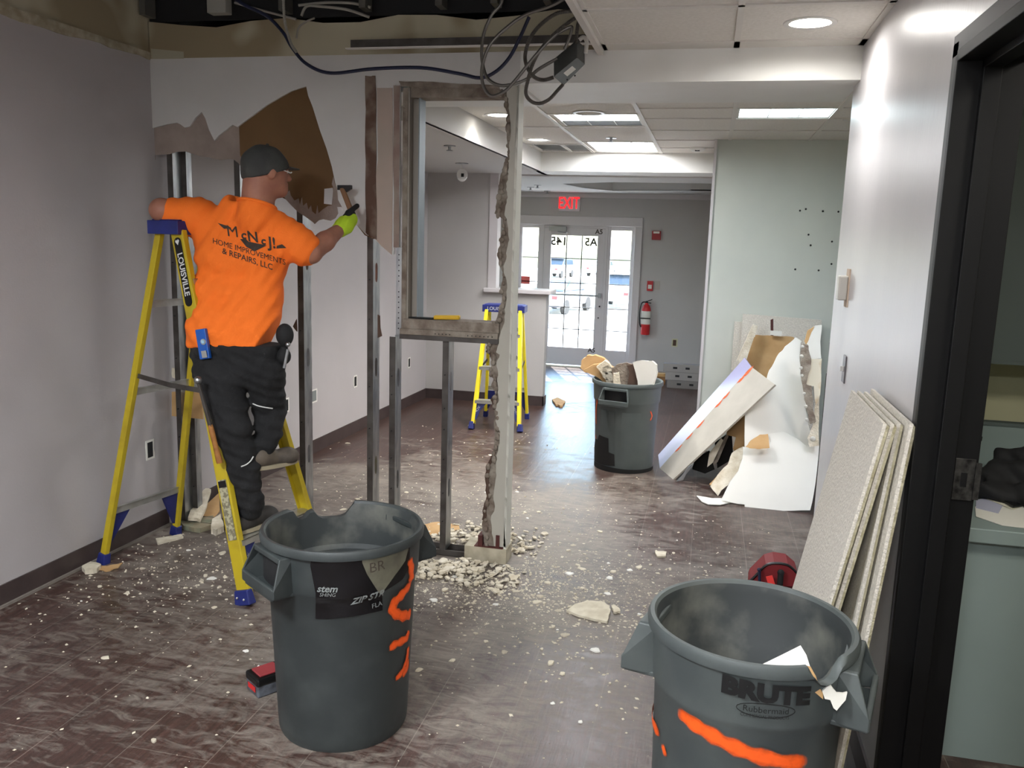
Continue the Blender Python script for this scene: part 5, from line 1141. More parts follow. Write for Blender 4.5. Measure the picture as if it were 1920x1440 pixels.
cable([(565, 30), (575, 12), (600, 12), (650, 18), (692, 32)], 4.22, .007, MATS['pale cable'], 'upper pale cable arching in the dark ceiling gap')
cable([(560, 10), (610, 5), (660, 6), (695, 14)], 4.24, .007, MATS['pale cable'], 'topmost pale cable in the dark ceiling gap')
cable([(556, 72), (560, 52), (575, 40), (590, 34)], 4.2, .005, MATS['pale cable'], 'thin pale cable curling up over the beige strip')
b1 = empty('junction_box', py(1068, 118, 3.9), 'square grey steel junction box dangling among the cable loops', 'electrical box')
# box axes: front face corners from the photograph, at its own depth
fa, fb, fc, fd = [py(x, y, 3.86) for x, y in ((1082, 108), (1097, 121), (1057, 161), (1038, 144))]
dep = py(1077, 78, 3.95) - py(1082, 108, 3.86); dep = Vector((-.012, .045, .085))
mb = MB(); v = [fa, fb, fc, fd]; mb.add(v + [p + dep for p in v], [(0, 1, 2, 3), (7, 6, 5, 4), (0, 4, 5, 1), (1, 5, 6, 2), (2, 6, 7, 3), (3, 7, 4, 0)]); jb = mb.build('body', M_jbox, b1, bevel=.003)
cen = (fa + fb + fc + fd) / 4; nrm = (fb - fa).cross(fd - fa).normalized(); nrm = nrm if nrm.y < 0 else -nrm; e1 = (fa - fd).normalized(); e2 = (fb - fa).normalized()
mb = MB(); mb.slab([[cen + e1 * (s * .024) + e2 * (t * .011) + nrm * .002 for s, t in ((-1, -1), (1, -1), (1, 1), (-1, 1))]], nrm * -.002); mb.build('cover_sticker', M_paper, jb)
mb = MB(); mb.sphere(cen + e1 * .0 + e2 * .03, .004, 8, 6); mb.sphere(cen - e1 * .035 + e2 * .022, .004, 8, 6); mb.build('screw', M_blackm, jb)
b2 = empty('ballast_box', py(415, 15, 4.2), 'light grey box with faint print hanging in the ceiling gap at the left', 'electrical box')
a = py(400, 30, 4.22); b = py(434, -25, 4.22); box('body', (a.x, 4.16, a.z), (b.x, 4.22, b.z), mat('pale box', (150, 148, 140), .5), b2, bevel=.004)
lettering('UNIT', .03, M_ink, b2, lambda u, v: Vector((a.x + .035 - v, 4.158, a.z + .10 + u)))

# ------------------------------------------------------------------ debris pile by the green-white wall
def board(name, corners, th, m, label, cat='drywall', parent=None):
    """corners: coplanar 3D points, th: thickness vector"""
    mb = MB(); mb.slab([corners], th); o = mb.build(name, m, label=label, cat=cat, parent=parent, bevel=0); return centre(o)
def inplane(pts, p, n): return [pl(x, y, p, n) for x, y in pts]
nl = Vector((0, -.965, .26)).normalized()
# acoustic tiles against the wall
pt = Vector((.5, 7.24, 1.2)); nt_ = Vector((0, -.99, .14)).normalized()
q = [pl(1376, 606, (0, 7.27, 1.2), nt_), pl(1402, 606, (0, 7.27, 1.2), nt_)]; 
board('acoustic_tile', [Vector((.225, 7.29, 1.13)), Vector((.85, 7.29, 1.13)), Vector((.85, 7.20, .0)), Vector((.225, 7.20, .0))], (0, .018, 0), M_tile, 'speckled ceiling tile at the very back of the debris pile, showing on its left', 'ceiling tile')
board('acoustic_tile', [Vector((.285, 7.25, 1.20)), Vector((.905, 7.25, 1.18)), Vector((.905, 7.12, .0)), Vector((.285, 7.12, .0))], (0, .018, 0), M_tile, 'speckled ceiling tile whose top edge stands highest behind the debris pile', 'ceiling tile')
pK = Vector((.4, 7.06, 1.05)); nK = Vector((-.03, -.98, .12)).normalized()
board('kraft_backed_board', inplane(rough2([(1412, 632), (1420, 628), (1450, 630), (1488, 632), (1492, 640), (1478, 690), (1440, 760), (1436, 868), (1392, 868), (1386, 760), (1395, 690)], 1.2, 3, 2), pK, nK), (0, .012, 0), M_kraftl, 'large brown kraft back of a broken board behind the white sheet')
board('wood_strip', inplane([(1412, 608), (1421, 612), (1396, 684), (1382, 675)], (.3, 6.98, 1.1), nK), (0, .03, 0), M_gypw, 'narrow torn drywall strip leaning above the white beam')
board('drywall_chunk', inplane(rough2([(1444, 620), (1466, 621), (1466, 630), (1444, 628)], .7, 3, 3), (.5, 7.03, 1.1), nK), (0, .012, 0), M_wsheet, 'small white fragment on top of the brown kraft board')
board('wood_stub', inplane([(1445, 600), (1450, 598), (1452, 866), (1446, 866)], (.5, 7.09, 1.1), nK), (0, .02, 0), M_redrust, 'small reddish brown stub poking above the kraft board', 'wood')
pU = Vector((.6, 6.14, .45)); nU = Vector((.02, -.90, .44)).normalized()
board('drywall_sheet', inplane(rough2([(1492, 633), (1503, 640), (1500, 652), (1499, 668), (1501, 685), (1500, 700), (1509, 715), (1508, 735), (1513, 750), (1510, 765), (1514, 790), (1520, 812), (1532, 838), (1500, 846), (1440, 850), (1396, 845), (1397, 770), (1420, 745), (1437, 715), (1442, 695), (1456, 670), (1472, 650)], 1.0, 3, 4), pU, nU), (0, .013, 0), M_wsheet, 'tall white torn drywall sheet leaning in the middle of the debris pile')
pLw = Vector((.5, 5.78, .0)); nLw = Vector((-.03, -.78, .62)).normalized()
lowp = [(1536, 836), (1532, 880), (1526, 925), (1519, 957), (1500, 957), (1470, 958), (1440, 961), (1420, 958), (1398, 955), (1396, 946), (1370, 942), (1352, 938), (1360, 922), (1368, 905), (1384, 884), (1392, 860), (1393, 838), (1408, 842), (1438, 842), (1446, 828), (1440, 812), (1436, 800), (1455, 806), (1475, 812), (1500, 826), (1512, 836)]
ll = inplane(rough2(lowp, .7, 2, 5), pLw, nLw)
board('drywall_sheet', ll, (0, .012, 0), M_wsheet, 'large white torn sheet sloping down onto the floor at the front of the debris pile')
board('paper_tail', [fl(x, y, .012) for x, y in ((1306, 929), (1335, 934), (1352, 934), (1372, 941), (1350, 946), (1328, 945), (1316, 940))], (0, 0, -.006), M_wsheet, 'thin white tail of torn paper on the floor at the left tip of the pile', 'paper')
pr2 = Vector((.35, 6.0, .3)); 
board('kraft_flap', inplane(rough2([(1398, 838), (1408, 826), (1425, 815), (1440, 814), (1443, 840), (1425, 842), (1410, 841)], .8, 3, 6), (.4, 5.98, .35), nLw), (0, .008, 0), M_kraftl, 'tan kraft flap folded open on the lower white sheet', 'paper')
board('kraft_flap', inplane(rough2([(1372, 850), (1392, 838), (1397, 850), (1388, 876), (1376, 900), (1352, 920), (1346, 930), (1332, 912), (1346, 890), (1364, 872)], 1, 3, 7), (.2, 6.05, .1), Vector((-.3, -.75, .6)).normalized()), (0, .01, 0), M_gypw, 'cream crumpled paper edge hanging left of the lower white sheet', 'paper')
board('kraft_flap', inplane(rough2([(1330, 908), (1352, 885), (1372, 862), (1368, 880), (1350, 905), (1338, 912)], .7, 3, 8), (.15, 6.15, .1), Vector((-.3, -.75, .6)).normalized()), (0, .008, 0), M_kraftl, 'small tan torn flap at the lower left of the pile', 'paper')
board('kraft_flap', inplane(rough2([(1365, 800), (1385, 780), (1398, 776), (1396, 835), (1385, 850), (1374, 842), (1380, 820), (1362, 815)], 1, 3, 9), (.25, 6.4, .4), Vector((-.2, -.9, .3)).normalized()), (0, .008, 0), M_kraftl, 'tan curled kraft strip in the shade under the white beam', 'paper')
# right torn strip
pS = Vector((.72, 6.15, .6)); nS = Vector((0, -.93, .36)).normalized()
board('drywall_strip', inplane(rough2([(1528, 611), (1541, 610), (1538, 640), (1540, 672), (1520, 674), (1516, 660), (1513, 645), (1520, 630)], .8, 3, 10), (.75, 6.3, 1.0), nS), (0, .012, 0), M_wsheet, 'white upright drywall strip at the top right of the debris pile')
board('kraft_strip', inplane(rough2([(1514, 620), (1527, 612), (1518, 632), (1512, 648), (1508, 640)], .6, 3, 11), (.74, 6.32, 1.0), nS), (0, .01, 0), M_kraftl, 'small brown kraft sliver beside the white upright strip', 'paper')
board('drywall_chunk', inplane(rough2([(1507, 644), (1516, 648), (1521, 672), (1520, 690), (1512, 720), (1522, 724), (1524, 760), (1530, 790), (1520, 796), (1513, 770), (1508, 740), (1503, 715), (1501, 680), (1502, 655)], 1.4, 3, 12), (.72, 6.1, .8), nS), (0, .02, 0), M_gypd, 'grey-brown torn gypsum edge running down the right of the tall white sheet')
board('drywall_strip', inplane(rough2([(1520, 673), (1541, 673), (1540, 705), (1538, 740), (1530, 760), (1526, 724), (1504, 720), (1503, 712), (1514, 700)], 1, 3, 13), (.74, 6.12, .8), nS), (0, .012, 0), mat('stained drywall', (214, 206, 186), .8, c2=(180, 150, 104), scale=9, lo=.52, hi=.7), 'white strip with a brown stain at the right of the debris pile')
board('drywall_strip', inplane(rough2([(1532, 742), (1537, 742), (1535, 800), (1536, 836), (1518, 838), (1514, 822), (1524, 800)], 1, 3, 14), (.74, 6.05, .5), nS), (0, .012, 0), M_gypw, 'narrow cream strip above the right corner of the lower sheet')
for i, (x, y) in enumerate([(1506, 652), (1505, 668), (1504, 688), (1507, 742), (1510, 765), (1512, 788), (1520, 822)]): pass
mb = MB()
for i, (x, y, r) in enumerate([(1505, 650, .02), (1503, 668, .024), (1502, 690, .022), (1508, 738, .02), (1511, 762, .022), (1513, 787, .022), (1524, 823, .035), (1504, 704, .018)]): mb.sphere(pl(x, y, (.7, 6.02, .7), nS), r * .55, 8, 5, (1, .35, 1))
centre(mb.build('broken_edge_beads', M_wsheet, label='row of white rounded torn bits along the right edge of the tall sheet', cat='drywall', kind='stuff', smooth=True))
# white boxed beam leaning
P1 = fl(1262, 899, .0); P2 = fl(1237, 878, .0); P3 = fl(1230, 853, .0); T1 = py(1453, 721, 6.08); T2 = py(1408, 687, 6.2); T3 = py(1392, 668, 6.45)
P3 = P2 + (T3 - T2)
bm_ = empty('boxed_beam', (P1 + P2) / 2, 'long white boxed soffit beam leaning from the floor up onto the debris pile', 'beam')
T2 = pl(1408, 687, P1, (P2 - P1).cross(T1 - P1).normalized()); P3 = fl(1234, 853, .02); T3 = P3 + (T2 - P2)
n1 = (P2 - P1).cross(T1 - P1).normalized(); n1 = n1 if n1.y > 0 else -n1
T2b = P2 + (T1 - P1) * ((T2 - P2).length / (T1 - P1).length)
mb = MB(); mb.add([P1, T1, T2, P2] + [p + n1 * .013 for p in (P1, T1, T2, P2)], [(0, 1, 2, 3), (7, 6, 5, 4), (0, 4, 5, 1), (1, 5, 6, 2), (2, 6, 7, 3), (3, 7, 4, 0)]); ff = mb.build('front_panel', mat('scuffed panel shade tone', (184, 178, 166), .6, c2=(174, 168, 156), scale=6), bm_)  # shade of the white beam's front is put into this darker tone
n2 = (T2 - P2).cross(P3 - P2).normalized(); n2 = n2 if n2.z < 0 else -n2
mb = MB(); mb.add([P2, T2, T3, P3] + [p + n2 * .013 for p in (P2, T2, T3, P3)], [(0, 1, 2, 3), (7, 6, 5, 4), (0, 4, 5, 1), (1, 5, 6, 2), (2, 6, 7, 3), (3, 7, 4, 0)]); mb.build('top_panel', M_lav, bm_)
mb = MB(); mb.add([P1 + n1 * .014, P2 + n1 * .014, P3, P1 + (P3 - P2)], [(0, 1, 2, 3)]); mb.build('end_cap', M_redrust, bm_)
rnd = random.Random(4)
def lp(u, w): return P1.lerp(T1, u).lerp(P2.lerp(T2, u), w) - n1 * .002
for u0_ in (.18, .30, .42, .62, .70, .86, .93):
    ribbon([(u0_, .985), (u0_ + .03, .93), (u0_ + .06, .97)], .05 + rnd.random() * .05, lambda a, b: lp(a, min(b, .995)), M_spray, 'orange_scuff', bm_, label='orange scrape along the upper edge')
# dark scraps under the beam
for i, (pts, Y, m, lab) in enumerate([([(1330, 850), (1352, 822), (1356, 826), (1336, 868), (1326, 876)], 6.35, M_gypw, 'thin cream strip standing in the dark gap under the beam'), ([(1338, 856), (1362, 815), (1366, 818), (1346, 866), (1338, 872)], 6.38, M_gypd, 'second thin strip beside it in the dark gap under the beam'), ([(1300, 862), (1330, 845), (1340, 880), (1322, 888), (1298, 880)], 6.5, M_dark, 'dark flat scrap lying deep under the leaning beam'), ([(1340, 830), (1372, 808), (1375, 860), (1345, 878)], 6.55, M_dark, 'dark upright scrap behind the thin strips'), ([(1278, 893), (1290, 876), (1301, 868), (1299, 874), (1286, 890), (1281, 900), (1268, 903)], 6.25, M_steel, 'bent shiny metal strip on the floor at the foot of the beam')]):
    qs = PP(pts, Y); dz = min(p.z for p in qs)
    if dz < .003:
        for p in qs: p.z += .004 - dz
    board('scrap_strip', qs, (0, .012, 0), m, lab, 'scrap')
# tall metal studs standing beside the wall end
for i, (x0, y0, x1, y1, lab) in enumerate([(1560, 642, 1533, 960, 'bright metal stud standing against the right wall end'), (1553, 700, 1540, 850, 'short dark metal stud tucked behind the debris strips')]):
    a = py(x0, y0, 5.2 if i == 0 else 6.4); b = py(x1, y1, 5.2 if i == 0 else 6.4); b = a + (b - a) * (a.z / (a.z - b.z))
    mb = MB(); mb.beam(b, a, .03, .002, side=(1, 0, 0)); mb.beam(b + Vector((.014, .03, 0)), a + Vector((.014, .03, 0)), .002, .06, side=(1, 0, 0)); centre(mb.build('loose_stud', M_steel if i == 0 else M_steeld, label=lab, cat='stud'))
# blocks of stacked studs beside the exit wall
for i, (x0, x1, y0, y1, m, lab) in enumerate([(1250, 1312, 712, 728, M_steeld, 'bottom bundle of grey metal studs lying by the exit wall'), (1247, 1312, 697, 712, M_steel, 'middle bundle of metal studs lying by the exit wall, its slots showing'), (1243, 1312, 684, 697, M_steeld, 'top bundle of grey metal studs lying by the exit wall')]):
    a = py(x0, y1, 10.5); b = py(x1, y0, 10.5); z0 = (0, .10, .20)[i]; t = empty('stud_bundle', ((a.x - .03) / 2, 10.55, z0), lab, 'stud', 'bundles of metal studs')
    box('channel', (a.x, 10.5, z0 + .001), (-.04, 10.62, z0 + .099), M_dsteel, t) if i else box('channel', (a.x, 10.5, z0 + .001), (-.04, 10.62, z0 + .099), mat('dusty steel dark', (124, 120, 116), .6, .3), t)
    mb = MB()
    for xx in (a.x + .12, a.x + .27): mb.box((xx, 10.497, z0 + .04), (xx + .05, 10.5, z0 + .065))
    mb.build('slot', M_blackm, t)
o = box('lumber_piece', (-.75, 10.7, .10), (-.46, 10.8, .14), M_woodl, label='upper short pine board at the left end of the stud bundles', cat='lumber'); centre(o)
o = box('lumber_piece', (-.78, 10.72, .001), (-.46, 10.84, .095), M_wood, label='lower darker wood block at the left end of the stud bundles', cat='lumber'); centre(o)

# ------------------------------------------------------------------ right wall: tiles leaning, devices
def tile_lean(y0, y1, xb, xt, zt, label, th=.018, notch=False, skew=0):
    a = Vector((xb, y1 + skew, .0)); b = Vector((xb, y0 + skew, .0)); c = Vector((xt, y0, zt)); d = Vector((xt, y1, zt)); n = (b - a).cross(d - a).normalized(); n = n if n.x > 0 else -n
    a.z = b.z = .004
    if n.z < 0: lift = 0
    t = empty('acoustic_tile', (xb, (y0 + y1) / 2, 0), label, 'ceiling tile', 'ceiling tiles leaning on the right wall')
    mb = MB(); X = 7; l = [a.lerp(b, i / X) for i in range(X + 1)] + [b.lerp(c, i / 9) for i in range(1, 9)] + [c.lerp(d, i / X) for i in range(X + 1)] + [d.lerp(a, i / 9) for i in range(1, 9)]
    mb.slab([l], n * .010); mb.build('face', M_tile, t)
    a2, b2, c2, d2 = [p + n * .010 + Vector((0, s * .008, r * -.008)) for p, s, r in ((a, -1, -1), (b, 1, -1), (c, 1, 1), (d, -1, 1))]
    mb = MB(); mb.slab([[a2, b2, c2, d2]], n * .009); mb.build('back_layer', M_tileedge, t); return t
tile_lean(2.54, 3.15, .465, .578, 1.27, 'rear ceiling tile leaning flat on the right wall beside the black door frame')
tile_lean(2.58, 3.13, .43, .553, 1.262, 'ceiling tile just in front of the rear one, its top edge slightly lower')
tile_lean(2.74, 2.98, .39, .53, 1.235, 'narrow ceiling tile piece between the front and rear leaning tiles')
tile_lean(2.56, 3.14, .312, .532, 1.262, 'second ceiling tile right behind the front leaning one')
tile_lean(2.54, 3.12, .28, .508, 1.265, 'front large speckled ceiling tile leaning furthest from the right wall')
q_ = PP([(1512, 1045), (1517, 1043), (1560, 1238), (1475, 1234)], 3.5)
for k_ in (2, 3): q_[k_].z = .003
board('acoustic_tile', q_, (0, .018, 0), M_tile, 'short pointed broken ceiling tile between the red tool bag and the front leaning tile', 'ceiling tile')
p = pxx(1590, 540, .61); th = empty('thermostat', p, 'white thermostat on the right wall above the light switch', 'thermostat')
box('back_plate', (.604, p.y - .04, p.z - .085), (.61, p.y + .04, p.z + .085), mat('unpainted patch', (196, 176, 156), .8), th)
box('cover', (.565, p.y - .035, p.z - .055), (.604, p.y + .035, p.z + .055), mat('off white plastic', (196, 192, 184), .4), th, bevel=.006)
p = pxx(1584, 692, .61); ls = empty('light_switch', p, 'steel light switch plate on the right wall below the thermostat', 'switch')
box('plate', (.604, p.y - .036, p.z - .06), (.61, p.y + .036, p.z + .06), mat('brushed plate', (120, 116, 120), .4, .6), ls, bevel=.002); box('toggle', (.59, p.y - .005, p.z - .01), (.604, p.y + .005, p.z + .012), M_ring, ls)
# screw holes in green wall
mb = MB()
for x, y in ((1500, 395), (1511, 392), (1543, 396), (1572, 397), (1516, 440), (1520, 460), (1560, 453), (1559, 495), (1491, 505), (1535, 507)):
    q = py(x, y, 7.319); mb.sphere(q, .008, 8, 5, (1, .3, 1))
mb.build('trim_17', M_blackm, kind='structure')

# ------------------------------------------------------------------ doorway and office
fr_ = empty('door_frame', (.68, 2.5, 0), 'black painted steel door frame on the right edge of the room', 'door frame')
mb = MB(); mb.box((.596, 2.545, 0), (.61, 2.60, 2.30)); mb.box((.596, 1.50, 2.262), (.61, 2.60, 2.32)); mb.build('casing', M_frameg, fr_, bevel=.002)
mb = MB(); mb.box((.594, 2.535, 0), (.765, 2.56, 2.262)); mb.box((.594, 1.55, 2.245), (.765, 2.545, 2.275)); mb.build('jamb', M_frame, fr_, bevel=.002)
mb = MB(); mb.box((.655, 2.515, 0), (.70, 2.536, 2.246)); mb.box((.655, 1.55, 2.225), (.70, 2.53, 2.246)); mb.build('door_stop', M_frame, fr_, bevel=.002)
st = empty('strike_plate', (.74, 2.534, 1.05), 'scratched steel strike plate on the black door jamb', 'strike plate')
q = pxx(1815, 880, .735); zz = py(1815, 900, 2.53).z
box('plate', (.705, 2.529, zz - .06), (.757, 2.5345, zz + .06), mat('scratched plate', (88, 86, 82), .4, .7, c2=(40, 39, 37), scale=40), st, bevel=.001); box('latch_hole', (.722, 2.5275, zz - .02), (.738, 2.5295, zz + .02), M_black, st)
box('lip', (.757, 2.526, zz - .055), (.772, 2.5345, zz + .05), MATS['scratched plate'], st)
dk = empty('office_desk', (1.5, 3.3, 0), 'grey-green office desk seen through the doorway', 'desk')
box('worktop', (.86, 2.98, .80), (2.3, 3.95, .85), M_ten, dk, bevel=.004); box('modesty_panel', (.90, 3.02, 0), (2.25, 3.06, .80), M_ten, dk)
box('end_panel', (.90, 3.06, 0), (.94, 3.9, .80), M_ten, dk)
pn = empty('partition_screen', (1.5, 3.98, 0), 'pale grey-green office partition panel behind the desk', 'partition'); box('panel', (.86, 3.96, 0), (2.6, 4.0, 1.02), M_ten, pn); box('top_rail', (.86, 3.955, 1.02), (2.6, 4.005, 1.035), M_tend, pn)
hbx = empty('overhead_cabinet', (1.6, 4.15, 1.3), 'dark green overhead cabinet high on the office wall', 'cabinet'); box('body', (.86, 3.98, 1.29), (2.6, 4.31, 2.64), M_tend, hbx); box('rail', (.86, 3.975, 1.285), (2.6, 3.985, 1.30), M_tend, hbx)
def desk_p(x, y, z=.852): return fl(x, y, z)
for i, (pts, m, lab) in enumerate([([(1828, 950), (1860, 935), (1925, 945), (1925, 990), (1880, 985), (1830, 968)], M_paper, 'white paper sheets spread along the front edge of the office desk'), ([(1830, 938), (1850, 932), (1880, 948), (1872, 962), (1830, 952)], mat('bluish paper', (176, 178, 196), .8), 'bluish folded paper on the office desk'), ([(1845, 925), (1885, 925), (1925, 945), (1900, 955), (1850, 935)], mat('cream paper', (214, 210, 188), .8), 'cream paper sheet under the black phone')]):
    o = MB().slab([[desk_p(x, y, .853 + .002 * i) for x, y in pts]], (0, 0, -.0015)).build('paper_sheet', m, label=lab, cat='paper'); centre(o)
o = MB().slab([[desk_p(x, y, .868) for x, y in ((1868, 930), (1887, 930), (1917, 946), (1900, 948))]], (0, 0, -.009)).build('phone', M_black, label='black phone lying on papers on the office desk', cat='phone', bevel=.002); centre(o)
o = sdf('jacket', [('c', (1.02, 3.45, .90), (1.35, 3.40, .95), .05, .09), ('c', (1.15, 3.5, .97), (1.45, 3.45, 1.0), .05, .09), ('c', (1.0, 3.38, .885), (1.2, 3.30, .885), .035, .04), ('c', (1.2, 3.3, .90), (1.5, 3.3, .93), .04, .07)], .01, M_blackm, None, k=.03, disp=lambda P: .012 * np.sin(P[..., 0] * 40 + P[..., 2] * 60) * np.sin(P[..., 1] * 45), cut=lambda P, F: np.maximum(F, .853 - P[..., 2]), label='black crumpled jacket heaped on the office desk', cat='jacket'); centre(o)
cn = empty('metal_tumbler', (1.055, 3.62, .851), 'brushed metal tumbler with a dark lid on the office desk beside the door frame', 'tumbler')
mb = MB(); mb.lathe([(.0, .851), (.03, .851), (.036, 1.02), (.0, 1.02)], 24, (1.055, 3.62, 0)); mb.build('cup', M_alu, cn, smooth=True); mb = MB(); mb.lathe([(.037, 1.02), (.038, 1.035), (0, 1.037)], 24, (1.055, 3.62, 0)); mb.build('lid', M_blackm, cn, smooth=True)

# ------------------------------------------------------------------ tool bag, battery
tb = empty('tool_bag', (.40, 4.0, 0), 'dark red tool bag with a black trim and tools behind the front right trash can', 'tool bag')
def tbp(x, y, Y=3.70): return py(x, y, Y + .25)
mb = MB(); mb.slab([[tbp(x, y) for x, y in ((1404, 1100), (1408, 1088), (1420, 1076), (1436, 1060), (1452, 1056), (1478, 1060), (1497, 1076), (1494, 1100))]], (0, .16, 0)); bo = mb.build('body', M_dred, tb, bevel=.01)
for p in [tbp(1404, 1100)]: base_z = p.z
box('base', (tbp(1406, 1100).x, 3.94, .0), (tbp(1494, 1100).x, 4.12, base_z + .01), M_dred, tb)
mb = MB(); mb.tube(spline([tbp(x, y, 3.695) for x, y in ((1406, 1090), (1420, 1076), (1436, 1060), (1454, 1056), (1478, 1060), (1497, 1077))], 6), .006, 6); mb.build('trim_band', M_black, tb, smooth=True)
mb = MB(); mb.tube([tbp(1462, 1100, 3.67), tbp(1464, 1075, 3.67)], .014, 10); mb.sphere(tbp(1464, 1074, 3.67), .016, 10, 8); mb.build('tool_grip', M_blackm, tb, smooth=True)
mb = MB(); mb.beam(tbp(1448, 1100, 3.665), tbp(1442, 1080, 3.665), .03, .004, side=(1, 0, 0)); mb.build('red_tag', mat('bright red tag', (236, 64, 60), .5), tb)
mb = MB(); mb.tube([tbp(1424, 1090, 3.67), tbp(1424, 1070, 3.67)], .007, 8); mb.sphere(tbp(1423, 1068, 3.67), .009, 10, 6); mb.build('screwdriver', M_bluew, tb, smooth=True)
bt = empty('battery_pack', (-1.56, 2.66, 0), 'red and black power tool battery on the floor left of the front left trash can', 'battery')
Rb = Matrix.Translation((-1.575, 2.77, 0)) @ Matrix.Rotation(math.radians(-35), 4, 'Z')
mb = MB(); mb.box((-.045, -.06, .0), (.055, .06, .05), Rb); mb.build('base', mat('battery grey', (96, 100, 108), .4, c2=(60, 62, 66), scale=30), bt, bevel=.006)
mb = MB(); mb.box((-.048, -.063, .045), (.058, .063, .078), Rb); mb.build('top_shell', M_black, bt, bevel=.008)
mb = MB(); mb.box((-.03, -.045, .078), (.045, .045, .086), Rb); mb.build('red_cover', mat('muted red plastic', (140, 52, 56), .45), bt, bevel=.003)
mb = MB(); mb.box((-.02, -.0645, .022), (.04, -.0625, .042), Rb); mb.build('red_stripe', M_red, bt)

# ------------------------------------------------------------------ debris on the floor
def chunk(name, pts, z0, th, m, label, cat='drywall', amp=1.0, seed=0, tilt=0, group=None):
    q = [fl(x, y, z0) for x, y in rough2(pts, amp, 3, seed)]
    for p_ in q: p_.x = max(p_.x, lwx(p_.y) + .03)
    c = sum(q, Vector()) / len(q)
    top = [Vector((p.x, p.y, z0 + th + tilt * (p.y - c.y))) for p in q]
    mb = MB(); n = len(q); tri = tessellate_polygon([top]); bot = [Vector((p.x, p.y, max(z0 + tilt * (p.y - c.y), .002))) for p in q]
    mb.add(top + bot, [tuple(t) for t in tri] + [tuple(i + n for i in reversed(t)) for t in tri] + [(i, (i + 1) % n, (i + 1) % n + n, i + n) for i in range(n)])
    return centre(mb.build(name, m, label=label, cat=cat, group=group))
chunk('drywall_chunk', [(1062, 1149), (1078, 1137), (1098, 1131), (1128, 1132), (1143, 1140), (1144, 1152), (1138, 1170), (1116, 1166), (1085, 1158)], 0, .013, M_dusty, 'largest tan drywall chunk lying alone on the floor between the two front trash cans', seed=1)
chunk('drywall_chunk', [(1146, 1140), (1152, 1138), (1162, 1146), (1163, 1151), (1150, 1151)], 0, .013, M_dusty, 'small tan chunk touching the right of the largest chunk', seed=2)
chunk('drywall_chunk', [(150, 1068), (160, 1060), (178, 1062), (190, 1066), (182, 1075), (160, 1078)], 0, .025, M_dusty, 'cream broken chunk at the foot of the tall ladder by the left wall', seed=3)
chunk('kraft_shard', [(178, 1064), (200, 1064), (230, 1057), (222, 1066), (200, 1073), (186, 1070)], 0, .008, M_kraftl, 'pointed tan shard beside the chunk at the tall ladder\'s left foot', seed=4)
chunk('drywall_strip', [(292, 1013), (340, 1005), (344, 1010), (296, 1023)], 0, .013, M_dusty, 'narrow pale drywall strip on the floor right of the tall ladder\'s rear feet', seed=5, amp=.4)
chunk('drywall_chunk', [(335, 975), (352, 950), (372, 935), (392, 928), (410, 930), (412, 960), (395, 975), (360, 985)], 0.0, .02, M_kraftl, 'tan kraft sheet heaped behind the tall ladder against the wall', seed=6, tilt=.25)
chunk('drywall_chunk', [(352, 965), (370, 938), (385, 930), (396, 932), (388, 950), (375, 968)], .08, .02, M_gypw, 'cream torn piece on top of the heap behind the tall ladder', seed=7, tilt=.2)
chunk('drywall_chunk', [(338, 985), (400, 975), (406, 990), (375, 1000), (345, 995)], 0, .03, mat('green edge gypsum', (112, 118, 98), .9, c2=(140, 128, 104), scale=12), 'greenish layered slab at the front of the heap behind the tall ladder', seed=8)
chunk('drywall_chunk', [(398, 985), (414, 975), (420, 998), (405, 1006), (396, 1002)], 0, .04, M_gypw, 'cream crumbled chunk beside the tall ladder\'s front rail', seed=9)
chunk('kraft_sheet', [(780, 1005), (790, 985), (820, 980), (858, 984), (862, 994), (830, 1000), (800, 1010)], 0, .006, M_kraftl, 'flat tan kraft sheet on the floor behind the shortest stud', cat='paper', seed=10)
chunk('kraft_shard', [(1035, 752), (1045, 748), (1060, 755), (1055, 764), (1042, 762)], 0, .02, M_kraftl, 'tan scrap on the floor near the half wall corner', seed=11)
chunk('drywall_chunk', [(1228, 1036), (1250, 1038), (1248, 1046), (1232, 1046)], 0, .012, M_dusty, 'wide tan flake at the right end of the debris trail', seed=12)
# small flakes: four shapes, copied
shapes = []
for s in range(5):
    rnd = random.Random(40 + s); n = rnd.randint(6, 9); l = [Vector((math.cos(2 * math.pi * k / n) * rnd.uniform(.6, 1), math.sin(2 * math.pi * k / n) * rnd.uniform(.35, .8), 0)) for k in range(n)]
    mb = MB(); top = [p * .85 + Vector((0, 0, 1 + rnd.uniform(-.2, .2))) for p in l]; mb.add(l + top, [tuple(reversed(range(n))), tuple(range(n, 2 * n))] + [(i, (i + 1) % n, (i + 1) % n + n, i + n) for i in range(n)])
    o = mb.build('plaster_flake', [M_dusty, M_wsheet, M_dusty, M_gypw, M_dusty][s]); shapes.append(o)
rnd = random.Random(99)
bad = [(C1[0], C1[1], .33), (C2[0], C2[1], .34), (C3[0], C3[1], .30), (.45, 3.0, .45), (.5, 6.3, .9), (-1.1, 4.36, .13), (-2.0, 3.6, .0)]
def okp(x, y):
    return lwx(y) + .03 < x < (.57 if y < 4.4 else 1.2) and all((x - a) ** 2 + (y - b) ** 2 > r * r for a, b, r in bad) and not (4.27 < y < 4.43 and x < -.9)
def sample():
    k = rnd.random()
    if k < .42: return rnd.gauss(-1.0, .42), rnd.gauss(4.05, .28)
    if k < .60: return rnd.gauss(-1.45, .5), rnd.gauss(4.9, .45)
    if k < .75: return rnd.gauss(-.45, .35), rnd.gauss(3.95, .45)
    if k < .85: return rnd.gauss(-2.5, .35), rnd.gauss(3.7, .3)
    return rnd.uniform(-3, .5), rnd.uniform(2.0, 7.5)
first = [True] * 5; cnt_ = 0
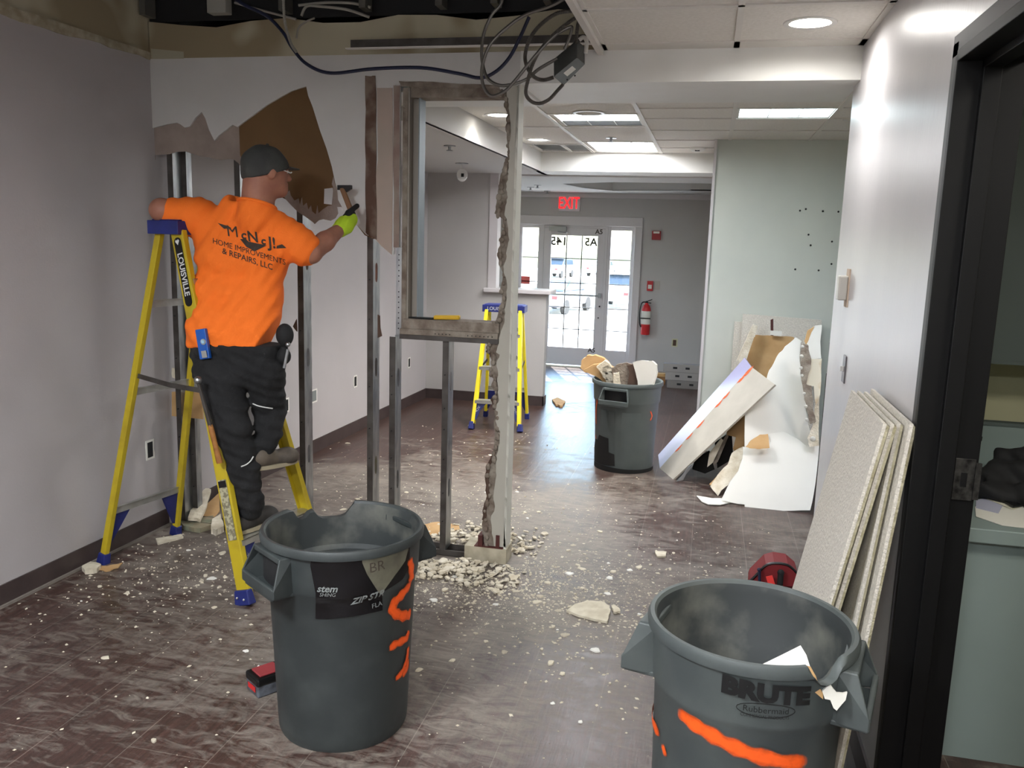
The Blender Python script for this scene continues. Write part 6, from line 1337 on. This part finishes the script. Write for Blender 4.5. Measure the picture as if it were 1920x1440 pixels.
while cnt_ < 290:
    x, y = sample()
    if not okp(x, y): continue
    s = cnt_ % 5; src = shapes[s]; o = src if first[s] else src.copy()
    if not first[s]: COL.objects.link(o)
    first[s] = False; r = .007 + .026 * rnd.random() ** 2.6; h = rnd.uniform(.002, .006)
    o.location = (x, y, 0.0005); o.scale = (r, r, h); o.rotation_euler = (0, 0, rnd.uniform(0, 6.28))
    o['label'] = 'small pale plaster flake scattered on the dark floor'; o['category'] = 'plaster flake'; o['group'] = 'plaster flakes on the floor'; cnt_ += 1
mb = MB(); n_ = 0
while n_ < 7500:
    x, y = sample()
    if not okp(x, y): continue
    n_ += 1; r = .002 + .007 * rnd.random() ** 3; a = rnd.uniform(0, 6.28); h = r * rnd.uniform(.4, .9); c = math.cos(a); s_ = math.sin(a); e = rnd.uniform(.4, 1.6)
    P_ = [(x + r * e * c, y + r * e * s_, 0), (x - r * s_, y + r * c, 0), (x - r * e * c, y - r * e * s_, 0), (x + r * s_, y - r * c, 0), (x, y, h)]
    mb.add(P_, [(0, 1, 4), (1, 2, 4), (2, 3, 4), (3, 0, 4), (3, 2, 1, 0)])
mb.build('plaster_crumbs', M_dusty, label='fine plaster crumbs strewn over the whole floor', cat='plaster crumbs', kind='stuff')
# rubble mound at the post foot
rr_ = random.Random(5); mb = MB()
for i in range(900):
    x = rr_.gauss(-1.17, .22); y = rr_.choice([rr_.gauss(4.10, .11), rr_.gauss(4.58, .13)])
    if 4.26 < y < 4.44 or x > -.85: continue
    r = .006 + .022 * rr_.random() ** 1.8; z = max(0, .028 - abs(x + 1.17) * .1) * rr_.random(); c = Vector((x, y, z + r * .3)); R3 = Matrix.Rotation(rr_.uniform(0, 6), 3, 'Z') @ Matrix.Rotation(rr_.uniform(-.7, .7), 3, 'X')
    n = 5; l = [c + R3 @ Vector((math.cos(2 * math.pi * k / n) * r * rr_.uniform(.7, 1.3), math.sin(2 * math.pi * k / n) * r * rr_.uniform(.4, .9), 0)) for k in range(n)]; u = [p + R3 @ Vector((0, 0, r * .35)) for p in l]
    mb.add(l + u, [tuple(reversed(range(n))), tuple(range(n, 2 * n))] + [(k, (k + 1) % n, (k + 1) % n + n, k + n) for k in range(n)])
mb.build('rubble_heap', M_gypw, label='heap of crumbled plaster around the foot of the torn post', cat='rubble', kind='stuff')
